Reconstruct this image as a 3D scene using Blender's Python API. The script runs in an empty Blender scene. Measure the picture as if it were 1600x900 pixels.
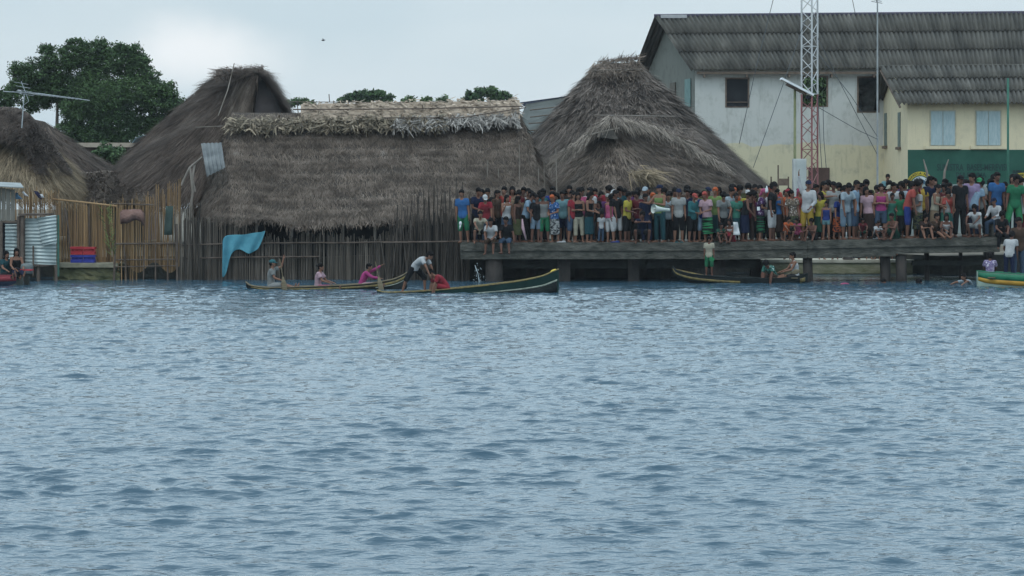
import bpy, bmesh, math, random
import numpy as np
from mathutils import Vector, Matrix
R = math.radians
random.seed(7)
rng = np.random.default_rng(11)
scene = bpy.context.scene
COL = scene.collection

# ------------------------------------------------------------------ camera, sky, sun, exposure
CAMZ, HOR, F = 3.0, 295.0, 4000.0          # eye height (m), horizon row and focal length of the 1600 px photograph
cam = bpy.data.cameras.new('camera')
cam.sensor_width = 36.0
cam.lens = 36.0 * F / 1600.0
cam.shift_y = -(450.0 - HOR) / 1600.0
cam.clip_start = 0.5
cam.clip_end = 6000
camo = bpy.data.objects.new('camera', cam)
camo.location = (0, 0, CAMZ)
camo.rotation_euler = (R(90), 0, 0)
COL.objects.link(camo)
scene.camera = camo

SUN_EL, SUN_AZ = 58.0, 205.0
world = bpy.data.worlds.new('World')
scene.world = world
world.use_nodes = True
nt = world.node_tree
nt.nodes.clear()
wo = nt.nodes.new('ShaderNodeOutputWorld')
bg = nt.nodes.new('ShaderNodeBackground')
bg.inputs['Strength'].default_value = 0.1
sky = nt.nodes.new('ShaderNodeTexSky')
sky.sky_type = 'NISHITA'
sky.sun_disc = False
sky.sun_elevation = R(SUN_EL)
sky.sun_rotation = R(SUN_AZ)
sky.air_density = 1.0
sky.dust_density = 2.0
tc = nt.nodes.new('ShaderNodeTexCoord')
mp = nt.nodes.new('ShaderNodeMapping')
mp.inputs['Scale'].default_value = (1.0, 1.0, 3.0)
mp.inputs['Location'].default_value = (0.55, 0.0, 0.12)
ns = nt.nodes.new('ShaderNodeTexNoise')
ns.inputs['Scale'].default_value = 4.6
ns.inputs['Detail'].default_value = 5.0
ns.inputs['Roughness'].default_value = 0.45
cr = nt.nodes.new('ShaderNodeValToRGB')
cr.color_ramp.elements[0].position = 0.40
cr.color_ramp.elements[0].color = (6.3, 7.6, 8.35, 1)
cr.color_ramp.elements[1].position = 0.68
cr.color_ramp.elements[1].color = (7.9, 8.8, 9.3, 1)
mx = nt.nodes.new('ShaderNodeMix')
mx.data_type = 'RGBA'
mx.inputs[0].default_value = 0.86
L = nt.links.new
L(tc.outputs['Generated'], mp.inputs['Vector'])
L(mp.outputs['Vector'], ns.inputs['Vector'])
L(ns.outputs['Fac'], cr.inputs['Fac'])
L(sky.outputs['Color'], mx.inputs['A'])
L(cr.outputs['Color'], mx.inputs['B'])
# overcast: the cloud deck is brighter at mid height than at the horizon
sp = nt.nodes.new('ShaderNodeSeparateXYZ')
L(tc.outputs['Generated'], sp.inputs['Vector'])
gr = nt.nodes.new('ShaderNodeMapRange')
gr.inputs['From Min'].default_value = 0.075
gr.inputs['From Max'].default_value = 0.7
L(sp.outputs['Z'], gr.inputs['Value'])
gc = nt.nodes.new('ShaderNodeValToRGB')
gc.color_ramp.elements[0].color = (1, 1, 1, 1)
gc.color_ramp.elements[1].color = (1.6, 1.72, 1.8, 1)
e_ = gc.color_ramp.elements.new(.35)
e_.color = (1.78, 1.95, 2.0, 1)
L(gr.outputs['Result'], gc.inputs['Fac'])
vm = nt.nodes.new('ShaderNodeVectorMath')
vm.operation = 'MULTIPLY'
L(mx.outputs['Result'], vm.inputs[0])
L(gc.outputs['Color'], vm.inputs[1])
# one soft white cloud low in the sky over the left huts
cm = nt.nodes.new('ShaderNodeMapping')
cm.vector_type = 'POINT'
cm.inputs['Scale'].default_value = (26, 0, 62)
cm.inputs['Location'].default_value = (26 * .122, 0, -62 * .0535)
L(tc.outputs['Generated'], cm.inputs['Vector'])
n3 = nt.nodes.new('ShaderNodeTexNoise')
n3.inputs['Scale'].default_value = 28
n3.inputs['Detail'].default_value = 4
L(tc.outputs['Generated'], n3.inputs['Vector'])
ln = nt.nodes.new('ShaderNodeVectorMath')
ln.operation = 'LENGTH'
L(cm.outputs['Vector'], ln.inputs[0])
m4 = nt.nodes.new('ShaderNodeMath')
m4.operation = 'MULTIPLY_ADD'
m4.inputs[1].default_value = 1.1
L(n3.outputs['Fac'], m4.inputs[0])
L(ln.outputs['Value'], m4.inputs[2])
mr2 = nt.nodes.new('ShaderNodeMapRange')
mr2.interpolation_type = 'SMOOTHSTEP'
mr2.inputs['From Min'].default_value = 1.75
mr2.inputs['From Max'].default_value = .7
L(m4.outputs['Value'], mr2.inputs['Value'])
mc = nt.nodes.new('ShaderNodeMix')
mc.data_type = 'RGBA'
mc.inputs['B'].default_value = (9.0, 9.4, 9.6, 1)
L(mr2.outputs['Result'], mc.inputs[0])
L(vm.outputs['Vector'], mc.inputs['A'])
L(mc.outputs['Result'], bg.inputs['Color'])
L(bg.outputs['Background'], wo.inputs['Surface'])

sun = bpy.data.lights.new('sun', 'SUN')
sun.energy = 0.6
sun.angle = R(22)
sun.color = (1.0, 0.96, 0.9)
suno = bpy.data.objects.new('sun', sun)
suno.rotation_euler = (R(90 - SUN_EL), 0, R(180 - SUN_AZ))
COL.objects.link(suno)

vs = scene.view_settings
scene.display_settings.display_device = 'sRGB'
vs.view_transform = 'Standard'
vs.look = 'None'
vs.exposure = 0.0
vs.gamma = 1.0
vs.use_curve_mapping = False
scene.render.engine = 'CYCLES'
scene.cycles.use_denoising = True
scene.cycles.filter_width = 1.5
scene.cycles.max_bounces = 5
scene.cycles.diffuse_bounces = 3

def W(px, py, Y):
    """the place at depth Y that the photograph shows at pixel (px, py)"""
    return Vector(((px - 800.0) * Y / F, Y, CAMZ + (HOR - py) * Y / F))

# ------------------------------------------------------------------ materials
def mat(name, c1, c2=None, scale=4.0, rough=0.85, island=None, bump=0.0, bscale=30.0, stretch=(1, 1, 1), spec=0.3, c3=None, metallic=0.0, lo=0.35, hi=0.65):
    m = bpy.data.materials.new(name)
    m.use_nodes = True
    n = m.node_tree
    b = n.nodes['Principled BSDF']
    b.inputs['Roughness'].default_value = rough
    b.inputs['Specular IOR Level'].default_value = spec
    b.inputs['Metallic'].default_value = metallic
    l = n.links.new
    t = n.nodes.new('ShaderNodeTexCoord')
    mpp = n.nodes.new('ShaderNodeMapping')
    mpp.inputs['Scale'].default_value = stretch
    l(t.outputs['Object'], mpp.inputs['Vector'])
    if c2 is None:
        c2 = tuple(x * 0.75 for x in c1)
    no = n.nodes.new('ShaderNodeTexNoise')
    no.inputs['Scale'].default_value = scale
    no.inputs['Detail'].default_value = 6
    no.inputs['Roughness'].default_value = 0.6
    l(mpp.outputs['Vector'], no.inputs['Vector'])
    r = n.nodes.new('ShaderNodeValToRGB')
    r.color_ramp.elements[0].position = lo
    r.color_ramp.elements[1].position = hi
    r.color_ramp.elements[0].color = (*c1, 1)
    r.color_ramp.elements[1].color = (*c2, 1)
    if c3:
        e = r.color_ramp.elements.new(min(0.97, hi + 0.12))
        e.color = (*c3, 1)
    l(no.outputs['Fac'], r.inputs['Fac'])
    out = r.outputs['Color']
    if island:
        g = n.nodes.new('ShaderNodeNewGeometry')
        mr = n.nodes.new('ShaderNodeMapRange')
        mr.inputs['To Min'].default_value = island[0]
        mr.inputs['To Max'].default_value = island[1]
        l(g.outputs['Random Per Island'], mr.inputs['Value'])
        vm = n.nodes.new('ShaderNodeVectorMath')
        vm.operation = 'SCALE'
        l(out, vm.inputs[0])
        l(mr.outputs['Result'], vm.inputs['Scale'])
        out = vm.outputs['Vector']
    l(out, b.inputs['Base Color'])
    if bump:
        nb = n.nodes.new('ShaderNodeTexNoise')
        nb.inputs['Scale'].default_value = bscale
        nb.inputs['Detail'].default_value = 4
        l(mpp.outputs['Vector'], nb.inputs['Vector'])
        bp = n.nodes.new('ShaderNodeBump')
        bp.inputs['Strength'].default_value = bump
        bp.inputs['Distance'].default_value = 0.05
        l(nb.outputs['Fac'], bp.inputs['Height'])
        l(bp.outputs['Normal'], b.inputs['Normal'])
    return m

# ------------------------------------------------------------------ mesh building
class MB:
    def __init__(s):
        s.V, s.Fc, s.n = [], [], 0
    def add(s, V, Fs):
        V = np.asarray(V, dtype=np.float64).reshape(-1, 3)
        s.V.append(V)
        if isinstance(Fs, np.ndarray):
            Fs = [Fs]
            for f in Fs:
                s.Fc.append(f + s.n)
        else:
            by = {}
            for f in Fs:
                by.setdefault(len(f), []).append(f)
            for k, q in by.items():
                s.Fc.append(np.array(q, dtype=np.int64) + s.n)
        s.n += len(V)
    def box(s, c, d, rot=None, taper=1.0):
        hx, hy, hz = d[0] / 2, d[1] / 2, d[2] / 2
        V = [Vector((x * hx * (taper if z > 0 else 1), y * hy * (taper if z > 0 else 1), z * hz)) for z in (-1, 1) for x, y in ((-1, -1), (1, -1), (1, 1), (-1, 1))]
        if rot is not None:
            V = [rot @ v for v in V]
        V = [v + Vector(c) for v in V]
        s.add([tuple(v) for v in V], [(3, 2, 1, 0), (4, 5, 6, 7), (0, 1, 5, 4), (1, 2, 6, 5), (2, 3, 7, 6), (3, 0, 4, 7)])
    def box2(s, a, b):
        s.box(((a[0] + b[0]) / 2, (a[1] + b[1]) / 2, (a[2] + b[2]) / 2), (abs(b[0] - a[0]), abs(b[1] - a[1]), abs(b[2] - a[2])))
    def tube(s, pts, rad, n=6, cap=True, flat=1.0):
        pts = [Vector(p) for p in pts]
        if not hasattr(rad, '__len__'):
            rad = [rad] * len(pts)
        rings = []
        for i, p in enumerate(pts):
            t = (pts[min(i + 1, len(pts) - 1)] - pts[max(i - 1, 0)])
            if t.length < 1e-9:
                t = Vector((0, 0, 1))
            t.normalize()
            a = Vector((0, 1, 0)) if abs(t.y) < 0.9 else Vector((1, 0, 0))
            u = t.cross(a).normalized()
            v = t.cross(u).normalized()
            rings += [tuple(p + (u * math.cos(2 * math.pi * k / n) + v * math.sin(2 * math.pi * k / n) * flat) * rad[i]) for k in range(n)]
        Fs = []
        for i in range(len(pts) - 1):
            for k in range(n):
                a_, b_ = i * n + k, i * n + (k + 1) % n
                Fs.append((a_, b_, b_ + n, a_ + n))
        if cap:
            Fs.append(tuple(range(n))[::-1])
            Fs.append(tuple((len(pts) - 1) * n + k for k in range(n)))
        s.add(rings, Fs)
    def ell(s, c, r, rot=None, nu=10, nv=7):
        V, Fs = [], []
        for j in range(nv + 1):
            ph = math.pi * j / nv
            for i in range(nu):
                th = 2 * math.pi * i / nu
                v = Vector((r[0] * math.sin(ph) * math.cos(th), r[1] * math.sin(ph) * math.sin(th), r[2] * math.cos(ph)))
                if rot is not None:
                    v = rot @ v
                V.append(tuple(v + Vector(c)))
        for j in range(nv):
            for i in range(nu):
                a_, b_ = j * nu + i, j * nu + (i + 1) % nu
                Fs.append((a_, a_ + nu, b_ + nu, b_))
        s.add(V, Fs)
    def loft(s, rings, cap=True):
        n = len(rings[0])
        V = [tuple(p) for r in rings for p in r]
        Fs = []
        for i in range(len(rings) - 1):
            for k in range(n):
                a_, b_ = i * n + k, i * n + (k + 1) % n
                Fs.append((a_, b_, b_ + n, a_ + n))
        if cap:
            Fs.append(tuple(range(n))[::-1])
            Fs.append(tuple((len(rings) - 1) * n + k for k in range(n)))
        s.add(V, Fs)
    def poly(s, pts, th=None):
        """flat polygon, or a prism when th (a vector) is given"""
        n = len(pts)
        if th is None:
            s.add([tuple(p) for p in pts], [tuple(range(n))])
        else:
            s.loft([[Vector(p) for p in pts], [Vector(p) + Vector(th) for p in pts]])
    def mesh(s, name, smooth=False):
        me = bpy.data.meshes.new(name)
        V = np.concatenate(s.V)
        me.vertices.add(len(V))
        me.vertices.foreach_set('co', V.astype(np.float32).ravel())
        tot = np.concatenate([np.full(len(f), f.shape[1]) for f in s.Fc])
        loops = np.concatenate([f.ravel() for f in s.Fc])
        me.loops.add(len(loops))
        me.loops.foreach_set('vertex_index', loops.astype(np.int32))
        me.polygons.add(len(tot))
        st = np.concatenate([[0], np.cumsum(tot)[:-1]])
        me.polygons.foreach_set('loop_start', st.astype(np.int32))
        me.update(calc_edges=True)
        me.validate()
        me.polygons.foreach_set('use_smooth', np.full(len(me.polygons), bool(smooth)))
        return me
    def build(s, name, m, parent=None, smooth=False):
        return link(name, s.mesh(name, smooth), m, parent)

def link(name, me, m, parent=None):
    o = bpy.data.objects.new(name, me)
    if m is not None:
        if len(me.materials) == 0:
            me.materials.append(m)
    COL.objects.link(o)
    if parent is not None:
        o.parent = parent
        o.matrix_parent_inverse = Matrix.Translation(-Vector(parent.location)) if not any(parent.rotation_euler) else parent.matrix_basis.inverted()
    return o

def tag(o, label=None, cat=None, group=None, kind=None):
    if label: o['label'] = label
    if cat: o['category'] = cat
    if group: o['group'] = group
    if kind: o['kind'] = kind
    return o

def empty(name, loc, label=None, cat=None, group=None, rz=0.0):
    o = bpy.data.objects.new(name, None)
    o.location = loc
    o.rotation_euler = (0, 0, rz)
    o.empty_display_size = 0.2
    COL.objects.link(o)
    return tag(o, label, cat, group)

def blades(P, D, N, ln, w, lift=0.08, jit=0.25, seg=1):
    """many thin tapered strands: P roots, D unit directions, N unit normals, ln lengths, w widths"""
    n = len(P)
    D = D + rng.normal(0, jit, (n, 3)) * np.array([1, 1, .55])
    D /= np.linalg.norm(D, axis=1)[:, None]
    S = np.cross(D, N)
    S /= np.linalg.norm(S, axis=1)[:, None] + 1e-9
    tip = P + D * ln[:, None] + N * (lift * rng.uniform(0.1, 1.0, n))[:, None]
    V = np.stack([P - S * w[:, None] / 2, P + S * w[:, None] / 2, tip + S * w[:, None] * .18, tip - S * w[:, None] * .18], axis=1).reshape(-1, 3)
    Fs = np.arange(4 * n).reshape(n, 4)
    return V, Fs

class Grid:
    """a surface given as a (K, N, 3) array of points, rows going down the slope"""
    def __init__(s, G, closed=False):
        s.G = np.asarray(G, float)
        s.closed = closed
    def at(s, u, v):
        K, N = s.G.shape[:2]
        uu = u * (N if s.closed else N - 1)
        vv = v * (K - 1)
        i = np.clip(np.floor(uu).astype(int), 0, (N - 1 if s.closed else N - 2))
        j = np.clip(np.floor(vv).astype(int), 0, K - 2)
        a, b = (uu - i)[:, None], (vv - j)[:, None]
        i2 = (i + 1) % N
        G = s.G
        return (G[j, i] * (1 - a) + G[j, i2] * a) * (1 - b) + (G[j + 1, i] * (1 - a) + G[j + 1, i2] * a) * b
    def sheet(s, mb, off=0.0):
        K, N = s.G.shape[:2]
        Fs = []
        for j in range(K - 1):
            for i in range(N if s.closed else N - 1):
                i2 = (i + 1) % N
                Fs.append((j * N + i, j * N + i2, (j + 1) * N + i2, (j + 1) * N + i))
        mb.add(s.G.reshape(-1, 3), Fs)
    def thatch(s, mb, n, ln=(.35, .8), w=(.012, .03), lift=.08, jit=.2, out=1.0, vmin=0.0, vmax=1.0, umin=0., umax=1., courses=0):
        # roots are spread by surface area
        u, v = rng.uniform(umin, umax, n * 3), rng.uniform(vmin, vmax, n * 3)
        e = 0.01
        Pu = s.at(np.clip(u + e, 0, 1), v) - s.at(np.clip(u - e, 0, 1), v)
        Pv = s.at(u, np.clip(v + e, 0, 1)) - s.at(u, np.clip(v - e, 0, 1))
        A = np.linalg.norm(np.cross(Pu, Pv), axis=1)
        k = rng.choice(len(u), n, p=A / A.sum())
        u, v = u[k], v[k]
        if courses:
            q = rng.random(n) < 0.6
            v = np.where(q, (np.floor(v * courses) + rng.normal(.5, .12, n) + .25 * np.sin(u * 31 + np.floor(v * courses) * 2.1)) / courses, v)
            v = np.clip(v, 0, 1)
        P = s.at(u, v)
        D = s.at(u, np.clip(v + e, 0, 1)) - s.at(u, np.clip(v - e, 0, 1))
        U = s.at(np.clip(u + e, 0, 1), v) - s.at(np.clip(u - e, 0, 1), v)
        D /= np.linalg.norm(D, axis=1)[:, None] + 1e-9
        N = np.cross(U, D)
        N /= np.linalg.norm(N, axis=1)[:, None] + 1e-9
        C = s.G.reshape(-1, 3).mean(0) - np.array([0, 0, 2.0])
        sg = np.sign(np.einsum('ij,ij->i', N, P - C))
        N *= sg[:, None]
        V, Fs = blades(P + N * 0.02, D, N, rng.uniform(*ln, n), rng.uniform(*w, n), lift, jit)
        mb.add(V, Fs)

def text_mesh(body, size, extrude=0.002, bold=0.0):
    c = bpy.data.curves.new('text', 'FONT')
    c.body = body
    c.size = size
    c.extrude = extrude
    c.offset = bold
    c.align_x = 'CENTER'
    c.align_y = 'CENTER'
    o = bpy.data.objects.new('text', c)
    COL.objects.link(o)
    bpy.context.view_layer.update()
    me = bpy.data.meshes.new_from_object(o.evaluated_get(bpy.context.evaluated_depsgraph_get()))
    bpy.data.objects.remove(o)
    return me
# ------------------------------------------------------------------ water
def make_water():
    def steps(a, b, d): return list(np.arange(a, b - d * .25, d))
    ys = steps(-300, 0, 30) + steps(0, 14, 1.0) + steps(14, 36, .035) + steps(36, 60, .06) + steps(60, 90, .10) + steps(90, 130, 2) + [130, 200, 400, 900, 1500]
    xs = [-1500, -400, -150, -70, -45] + steps(-32, -20, .5) + steps(-20, 20, .05) + steps(20, 32, .5) + [32, 45, 70, 150, 400, 1500]
    xs, ys = np.array(xs), np.array(ys)
    X, Y = np.meshgrid(xs, ys)
    X = X.astype(np.float32); Y = Y.astype(np.float32)
    wx = np.clip((22 - np.abs(X)) / 2, 0, 1) * np.clip((Y - 13) / 2, 0, 1) * np.clip((92 - Y) / 3, 0, 1)
    calm = 1 - 0.55 * np.clip((Y - 77) / 5, 0, 1)
    dX, dY, Z = np.zeros_like(X), np.zeros_like(X), np.zeros_like(X)
    g = np.random.default_rng(5)
    n = 150
    # gusts: patches where the chop is higher or lower
    gust = 1.0 + .13 * np.sin(.21 * X + .13 * Y + 1) * np.sin(.11 * X - .31 * Y) + .1 * np.sin(.47 * X - .2 * Y + 2.)
    for i in range(n):
        lam = 0.14 * (1.35 / 0.14) ** (i / (n - 1)) * g.uniform(.93, 1.07)
        k = 2 * math.pi / lam
        th = R(-98) + g.normal(0, .46)
        st = 0.0238 * (1.0 if lam < .42 else (.42 / lam) ** 0.7)
        a = st / k
        ph = k * (math.cos(th) * X + math.sin(th) * Y) + g.uniform(0, 6.28)
        s_, c_ = np.sin(ph), np.cos(ph)
        Z += a * c_
        dX -= .9 * a * math.cos(th) * s_
        dY -= .9 * a * math.sin(th) * s_
    for lam, th, st in ((2.3, -80, .012), (3.1, -112, .012), (1.9, -97, .012)):
        k = 2 * math.pi / lam
        Z += st / k * np.cos(k * (math.cos(R(th)) * X + math.sin(R(th)) * Y) + lam + .6 * np.sin(.5 * X))
    m = wx * calm * gust
    # sharper crests, flatter troughs
    Z = Z * m
    Z = Z + 2.0 * np.maximum(Z, 0) ** 2
    V = np.stack([X + dX * m, Y + dY * m, Z], axis=-1).reshape(-1, 3)
    ny, nx = X.shape
    idx = np.arange(nx * ny).reshape(ny, nx)
    Fs = np.stack([idx[:-1, :-1], idx[:-1, 1:], idx[1:, 1:], idx[1:, :-1]], axis=-1).reshape(-1, 4)
    mb = MB()
    mb.add(V, Fs)
    m_ = bpy.data.materials.new('sea_water')
    m_.use_nodes = True
    t = m_.node_tree
    b = t.nodes['Principled BSDF']
    b.inputs['Base Color'].default_value = (0.032, 0.073, 0.106, 1)
    b.inputs['Roughness'].default_value = 0.05
    b.inputs['IOR'].default_value = 1.34
    co = t.nodes.new('ShaderNodeTexCoord')
    hs = []
    for sc, st in ((7.0, 1.0), (17.0, .45)):
        mpp = t.nodes.new('ShaderNodeMapping')
        mpp.inputs['Scale'].default_value = (0.6, 1.5, 1)
        mpp.inputs['Rotation'].default_value = (0, 0, R(8 if sc < 10 else -14))
        t.links.new(co.outputs['Object'], mpp.inputs['Vector'])
        no = t.nodes.new('ShaderNodeTexNoise')
        no.inputs['Scale'].default_value = sc
        no.inputs['Detail'].default_value = 2
        t.links.new(mpp.outputs['Vector'], no.inputs['Vector'])
        mm = t.nodes.new('ShaderNodeMath'); mm.operation = 'MULTIPLY'; mm.inputs[1].default_value = st
        t.links.new(no.outputs['Fac'], mm.inputs[0])
        hs.append(mm)
    ad = t.nodes.new('ShaderNodeMath'); ad.operation = 'ADD'
    t.links.new(hs[0].outputs[0], ad.inputs[0]); t.links.new(hs[1].outputs[0], ad.inputs[1])
    bp = t.nodes.new('ShaderNodeBump')
    bp.inputs['Strength'].default_value = 0.6
    bp.inputs['Distance'].default_value = 0.03
    t.links.new(ad.outputs[0], bp.inputs['Height'])
    t.links.new(bp.outputs['Normal'], b.inputs['Normal'])
    o = mb.build('water', m_, None, True)
    tag(o, kind='structure')
make_water()

# ------------------------------------------------------------------ thin sea haze
mb = MB()
mb.box2((-1600, -340, -3), (1600, 1600, 40))
hm = bpy.data.materials.new('sea_haze')
hm.use_nodes = True
hn = hm.node_tree
hn.nodes.clear()
pv = hn.nodes.new('ShaderNodeVolumePrincipled')
pv.inputs['Color'].default_value = (.86, .93, 1, 1)
pv.inputs['Density'].default_value = 0.0002
ho = hn.nodes.new('ShaderNodeOutputMaterial')
hn.links.new(pv.outputs[0], ho.inputs['Volume'])
tag(mb.build('haze', hm), kind='stuff')

# ------------------------------------------------------------------ ground
M_earth = mat('packed_earth', (.10, .085, .065), (.16, .14, .11), 1.5, .95, bump=.4, bscale=6)
M_bank = mat('shaded_bank', (.02, .022, .02), (.05, .05, .04), 2.5, .8, bump=.8, bscale=5)  # near-black colour carries the shade of the gaps under the pier
def land_z(px): return 0.85
mb = MB()
ys = [86.5, 88, 90, 92, 96, 104, 120, 150, 260]
xs = [-260, -90] + list(np.arange(-45, 46, 2.5)) + [90, 260]
V = []
for y in ys:
    for x in xs:
        yy = y
        if y == 86.5:
            yy = 86.2 + .5 * math.sin(x * .7) if x < 6.5 else (92.2 if x < 13.2 else 89.5)
        elif y < 92.5 and x >= 6.5:
            yy = max(y, 92.3 + (y - 88) * .2)
        V.append((x, yy, 0.7 + .06 * math.sin(x * .8 + y) + (0.25 if y > 91 else 0)))
nx = len(xs)
Fs = [(j * nx + i, j * nx + i + 1, (j + 1) * nx + i + 1, (j + 1) * nx + i) for j in range(len(ys) - 1) for i in range(nx - 1)]
mb.add(V, Fs)
n0 = len(V)
front = V[:nx]
tag(mb.build('ground', M_earth), kind='structure')
mb = MB()
V2 = [v for v in front] + [(v[0], v[1] - .35, -1.2) for v in front]
mb.add(V2, [(i + nx, i + nx + 1, i + 1, i) for i in range(nx - 1)])
tag(mb.build('shore_bank', M_bank), kind='structure')

# ------------------------------------------------------------------ pier (concrete) with beams and piles
M_conc = mat('weathered_concrete', (.035, .036, .03), (.105, .10, .085), 2.6, .9, bump=.9, bscale=7, c3=(.15, .15, .13), stretch=(1, 1, 2.2))
M_pile = mat('wet_pile', (.022, .02, .018), (.055, .045, .04), 3, .8, bump=.6, bscale=8, stretch=(1, 1, .4))
M_dark = mat('dark_beam', (.018, .02, .018), (.04, .042, .036), 2, .9, bump=.4, bscale=7)
DY = 82.6
def deck_z(px):
    py = 379.5 if px < 1080 else 379.5 - (px - 1080) * (9.0 / 460)
    if px > 1545: py = 370.5
    return W(px, py, DY).z
pier = empty('concrete_pier', W(1150, 445, 84), 'long weathered grey concrete pier on dark piles carrying the crowd', 'pier')
mb = MB()
segs = [(719, 1108, 88.9), (1108, 1262, 90.6), (1262, 1420, 87.6), (1420, 1563, 90.0), (1563, 1640, 90.0)]
for a, b, yb in segs:
    z0, z1 = deck_z(a), deck_z(b)
    th = .26
    front_off = 0 if b < 1600 else 1.5
    for (o_, t0, t1) in ((0.0, 0.0, th),):
        p = [W(a, 0, DY), W(b, 0, DY)]
        xa, xb = p[0].x + .004, p[1].x - .004
        ya = DY + front_off
        mb.loft([[(xa, ya, z0 - th), (xa, yb, z0 - th), (xa, yb, z0), (xa, ya, z0)], [(xb, ya, z1 - th), (xb, yb, z1 - th), (xb, yb, z1), (xb, ya, z1)]])
mb.build('deck', M_conc, pier)
mb = MB()
for a, b in ((719, 1108), (1108, 1262), (1262, 1400), (1400, 1563)):
    z0, z1 = deck_z(a) - .262, deck_z(b) - .262
    xa, xb = W(a, 0, DY).x + .004, W(b, 0, DY).x - .004
    h = .27 if a < 1100 else .30
    if a == 1400: h = .22
    mb.loft([[(xa, DY + .06, z0 - h), (xa, DY + .4, z0 - h), (xa, DY + .4, z0), (xa, DY + .06, z0)], [(xb, DY + .06, z1 - h), (xb, DY + .4, z1 - h), (xb, DY + .4, z1), (xb, DY + .06, z1)]])
mb.build('edge_beam', M_conc, pier)
mb = MB()
xa, xb = W(780, 0, 83.6).x, W(1180, 0, 83.6).x
mb.box2((xa, 83.5, .40), (xb, 83.8, .82))
xa, xb = W(1425, 0, 83.6).x, W(1555, 0, 83.6).x
mb.box2((xa, 83.5, .50), (xb, 83.7, .66))
mb.build('cross_beam', M_dark, pier)
for px, py_b, w, Y, rt in ((772, 0, 27, 83.0, 1), (881, 0, 20, 83.3, 0), (905, 0, 14, 85.5, 0), (990, 0, 17, 83.4, 0), (1000, 0, 20, 86, 0), (1040, 0, 16, 85.2, 0), (1122, 0, 22, 83.4, 0), (1180, 0, 16, 86, 0), (1262, 0, 15, 82.95, 1), (1383, 0, 16, 83.1, 1), (1408, 0, 17, 82.9, 1), (1448, 0, 8, 84, 1), (1501, 0, 6, 83.9, 1), (830, 0, 16, 85.6, 0), (945, 0, 16, 87, 0), (1325, 0, 15, 90.2, 1), (1545, 0, 15, 85, 0), (1590, 0, 17, 85, 0)):
    mb = MB()
    c = W(px, 400, Y)
    top = deck_z(px) - (.27 if Y > 83.05 else .535)
    if Y > 83.45 and top > .4 and px in (905, 1000): pass
    r = w * Y / F / 2
    if rt:
        mb.tube([(c.x, c.y, -1.2), (c.x + .01, c.y, .2), (c.x - .01, c.y, top - .003)], [r * 1.06, r * 1.02, r], 12)
        mb.build('pile', M_pile, pier, True)
    else:
        mb.box((c.x, c.y, (top - 1.2) / 2), (2 * r, 2 * r * .8, top + 1.2 - .004))
        mb.build('pile', M_pile, pier)

# lower quay behind the pier, seen between its piles
M_mossy = mat('mossy_concrete', (.15, .155, .08), (.30, .285, .2), 1.6, .92, bump=.5, bscale=8, stretch=(1, 1, 2.5))
q = empty('low_quay', W(1330, 430, 89), 'low mossy yellowish concrete quay seen between the pier piles', 'quay')
mb = MB()
mb.box2((W(1192, 0, 90).x, 90.0, .02), (W(1426, 0, 90).x, 90.7, .40))
mb.build('wall', M_mossy, q)
mb = MB()
mb.box2((W(1190, 0, 90).x, 89.95, .404), (W(1428, 0, 90).x, 92.6, .50))
mb.build('slab', mat('pale_quay_top', (.32, .3, .24), (.5, .47, .38), 2.2, .9, bump=.3), q)
for px in (1322, 1424, 1210):
    mb = MB()
    c = W(px, 400, 90.2)
    mb.box((c.x, 90.3, -.5), (.35, .4, 1.03))
    mb.build('support', M_mossy, q)
# ------------------------------------------------------------------ thatched huts
M_thatch = mat('grey_thatch', (.082, .063, .05), (.20, .158, .128), 1.3, .95, island=(.5, 1.55), c3=(.29, .26, .235))
M_thatch_dk = mat('dark_thatch', (.066, .049, .04), (.13, .10, .083), .9, .95, island=(.5, 1.45), c3=(.2, .17, .15))
M_thatch_br = mat('brown_thatch', (.16, .12, .075), (.27, .21, .14), 1.2, .95, island=(.45, 1.45))
M_thatch_r = mat('bleached_thatch', (.07, .056, .048), (.17, .14, .12), 1.3, .95, island=(.4, 1.9), c3=(.32, .28, .25), hi=.7)
M_lip_straw = mat('lip_straw', (.12, .1, .082), (.26, .22, .185), 1.3, .95, island=(.3, 1.6))
M_under = mat('thatch_base', (.05, .042, .036), (.08, .066, .058), 3, 1.0)
M_cane = mat('cane_wall', (.05, .041, .033), (.11, .092, .076), 1.4, .85, island=(.3, 2.0), stretch=(1, 1, .3), c3=(.2, .18, .16))
M_cane_dk = mat('dark_cane', (.022, .018, .015), (.06, .05, .042), 1.4, .85, island=(.3, 2.2), stretch=(1, 1, .3), c3=(.12, .105, .09))
M_reed = mat('tan_reed', (.21, .125, .06), (.35, .225, .115), 1.2, .85, island=(.35, 1.35), stretch=(1, 1, .25))
M_stick = mat('grey_stick', (.14, .12, .1), (.25, .22, .19), 3, .85, island=(.5, 1.3), stretch=(1, 1, .3))
M_void = mat('interior_shade', (.008, .009, .012), (.014, .014, .018), 2, 1.0)  # shade indoors is put into this near-black colour
M_frond_new = mat('fresh_frond', (.30, .23, .17), (.42, .335, .26), 2.5, .8, island=(.45, 1.35))
M_frond_old = mat('khaki_frond', (.14, .115, .08), (.26, .21, .15), 1.6, .8, island=(.35, 1.5))
M_frond_grey = mat('grey_frond', (.22, .2, .18), (.36, .33, .3), 2, .85, island=(.4, 1.35))

def sup(th, a, b, n):
    c, s = math.cos(th), math.sin(th)
    return (a * math.copysign(abs(c) ** (2 / n), c), b * math.copysign(abs(s) ** (2 / n), s))

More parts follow.
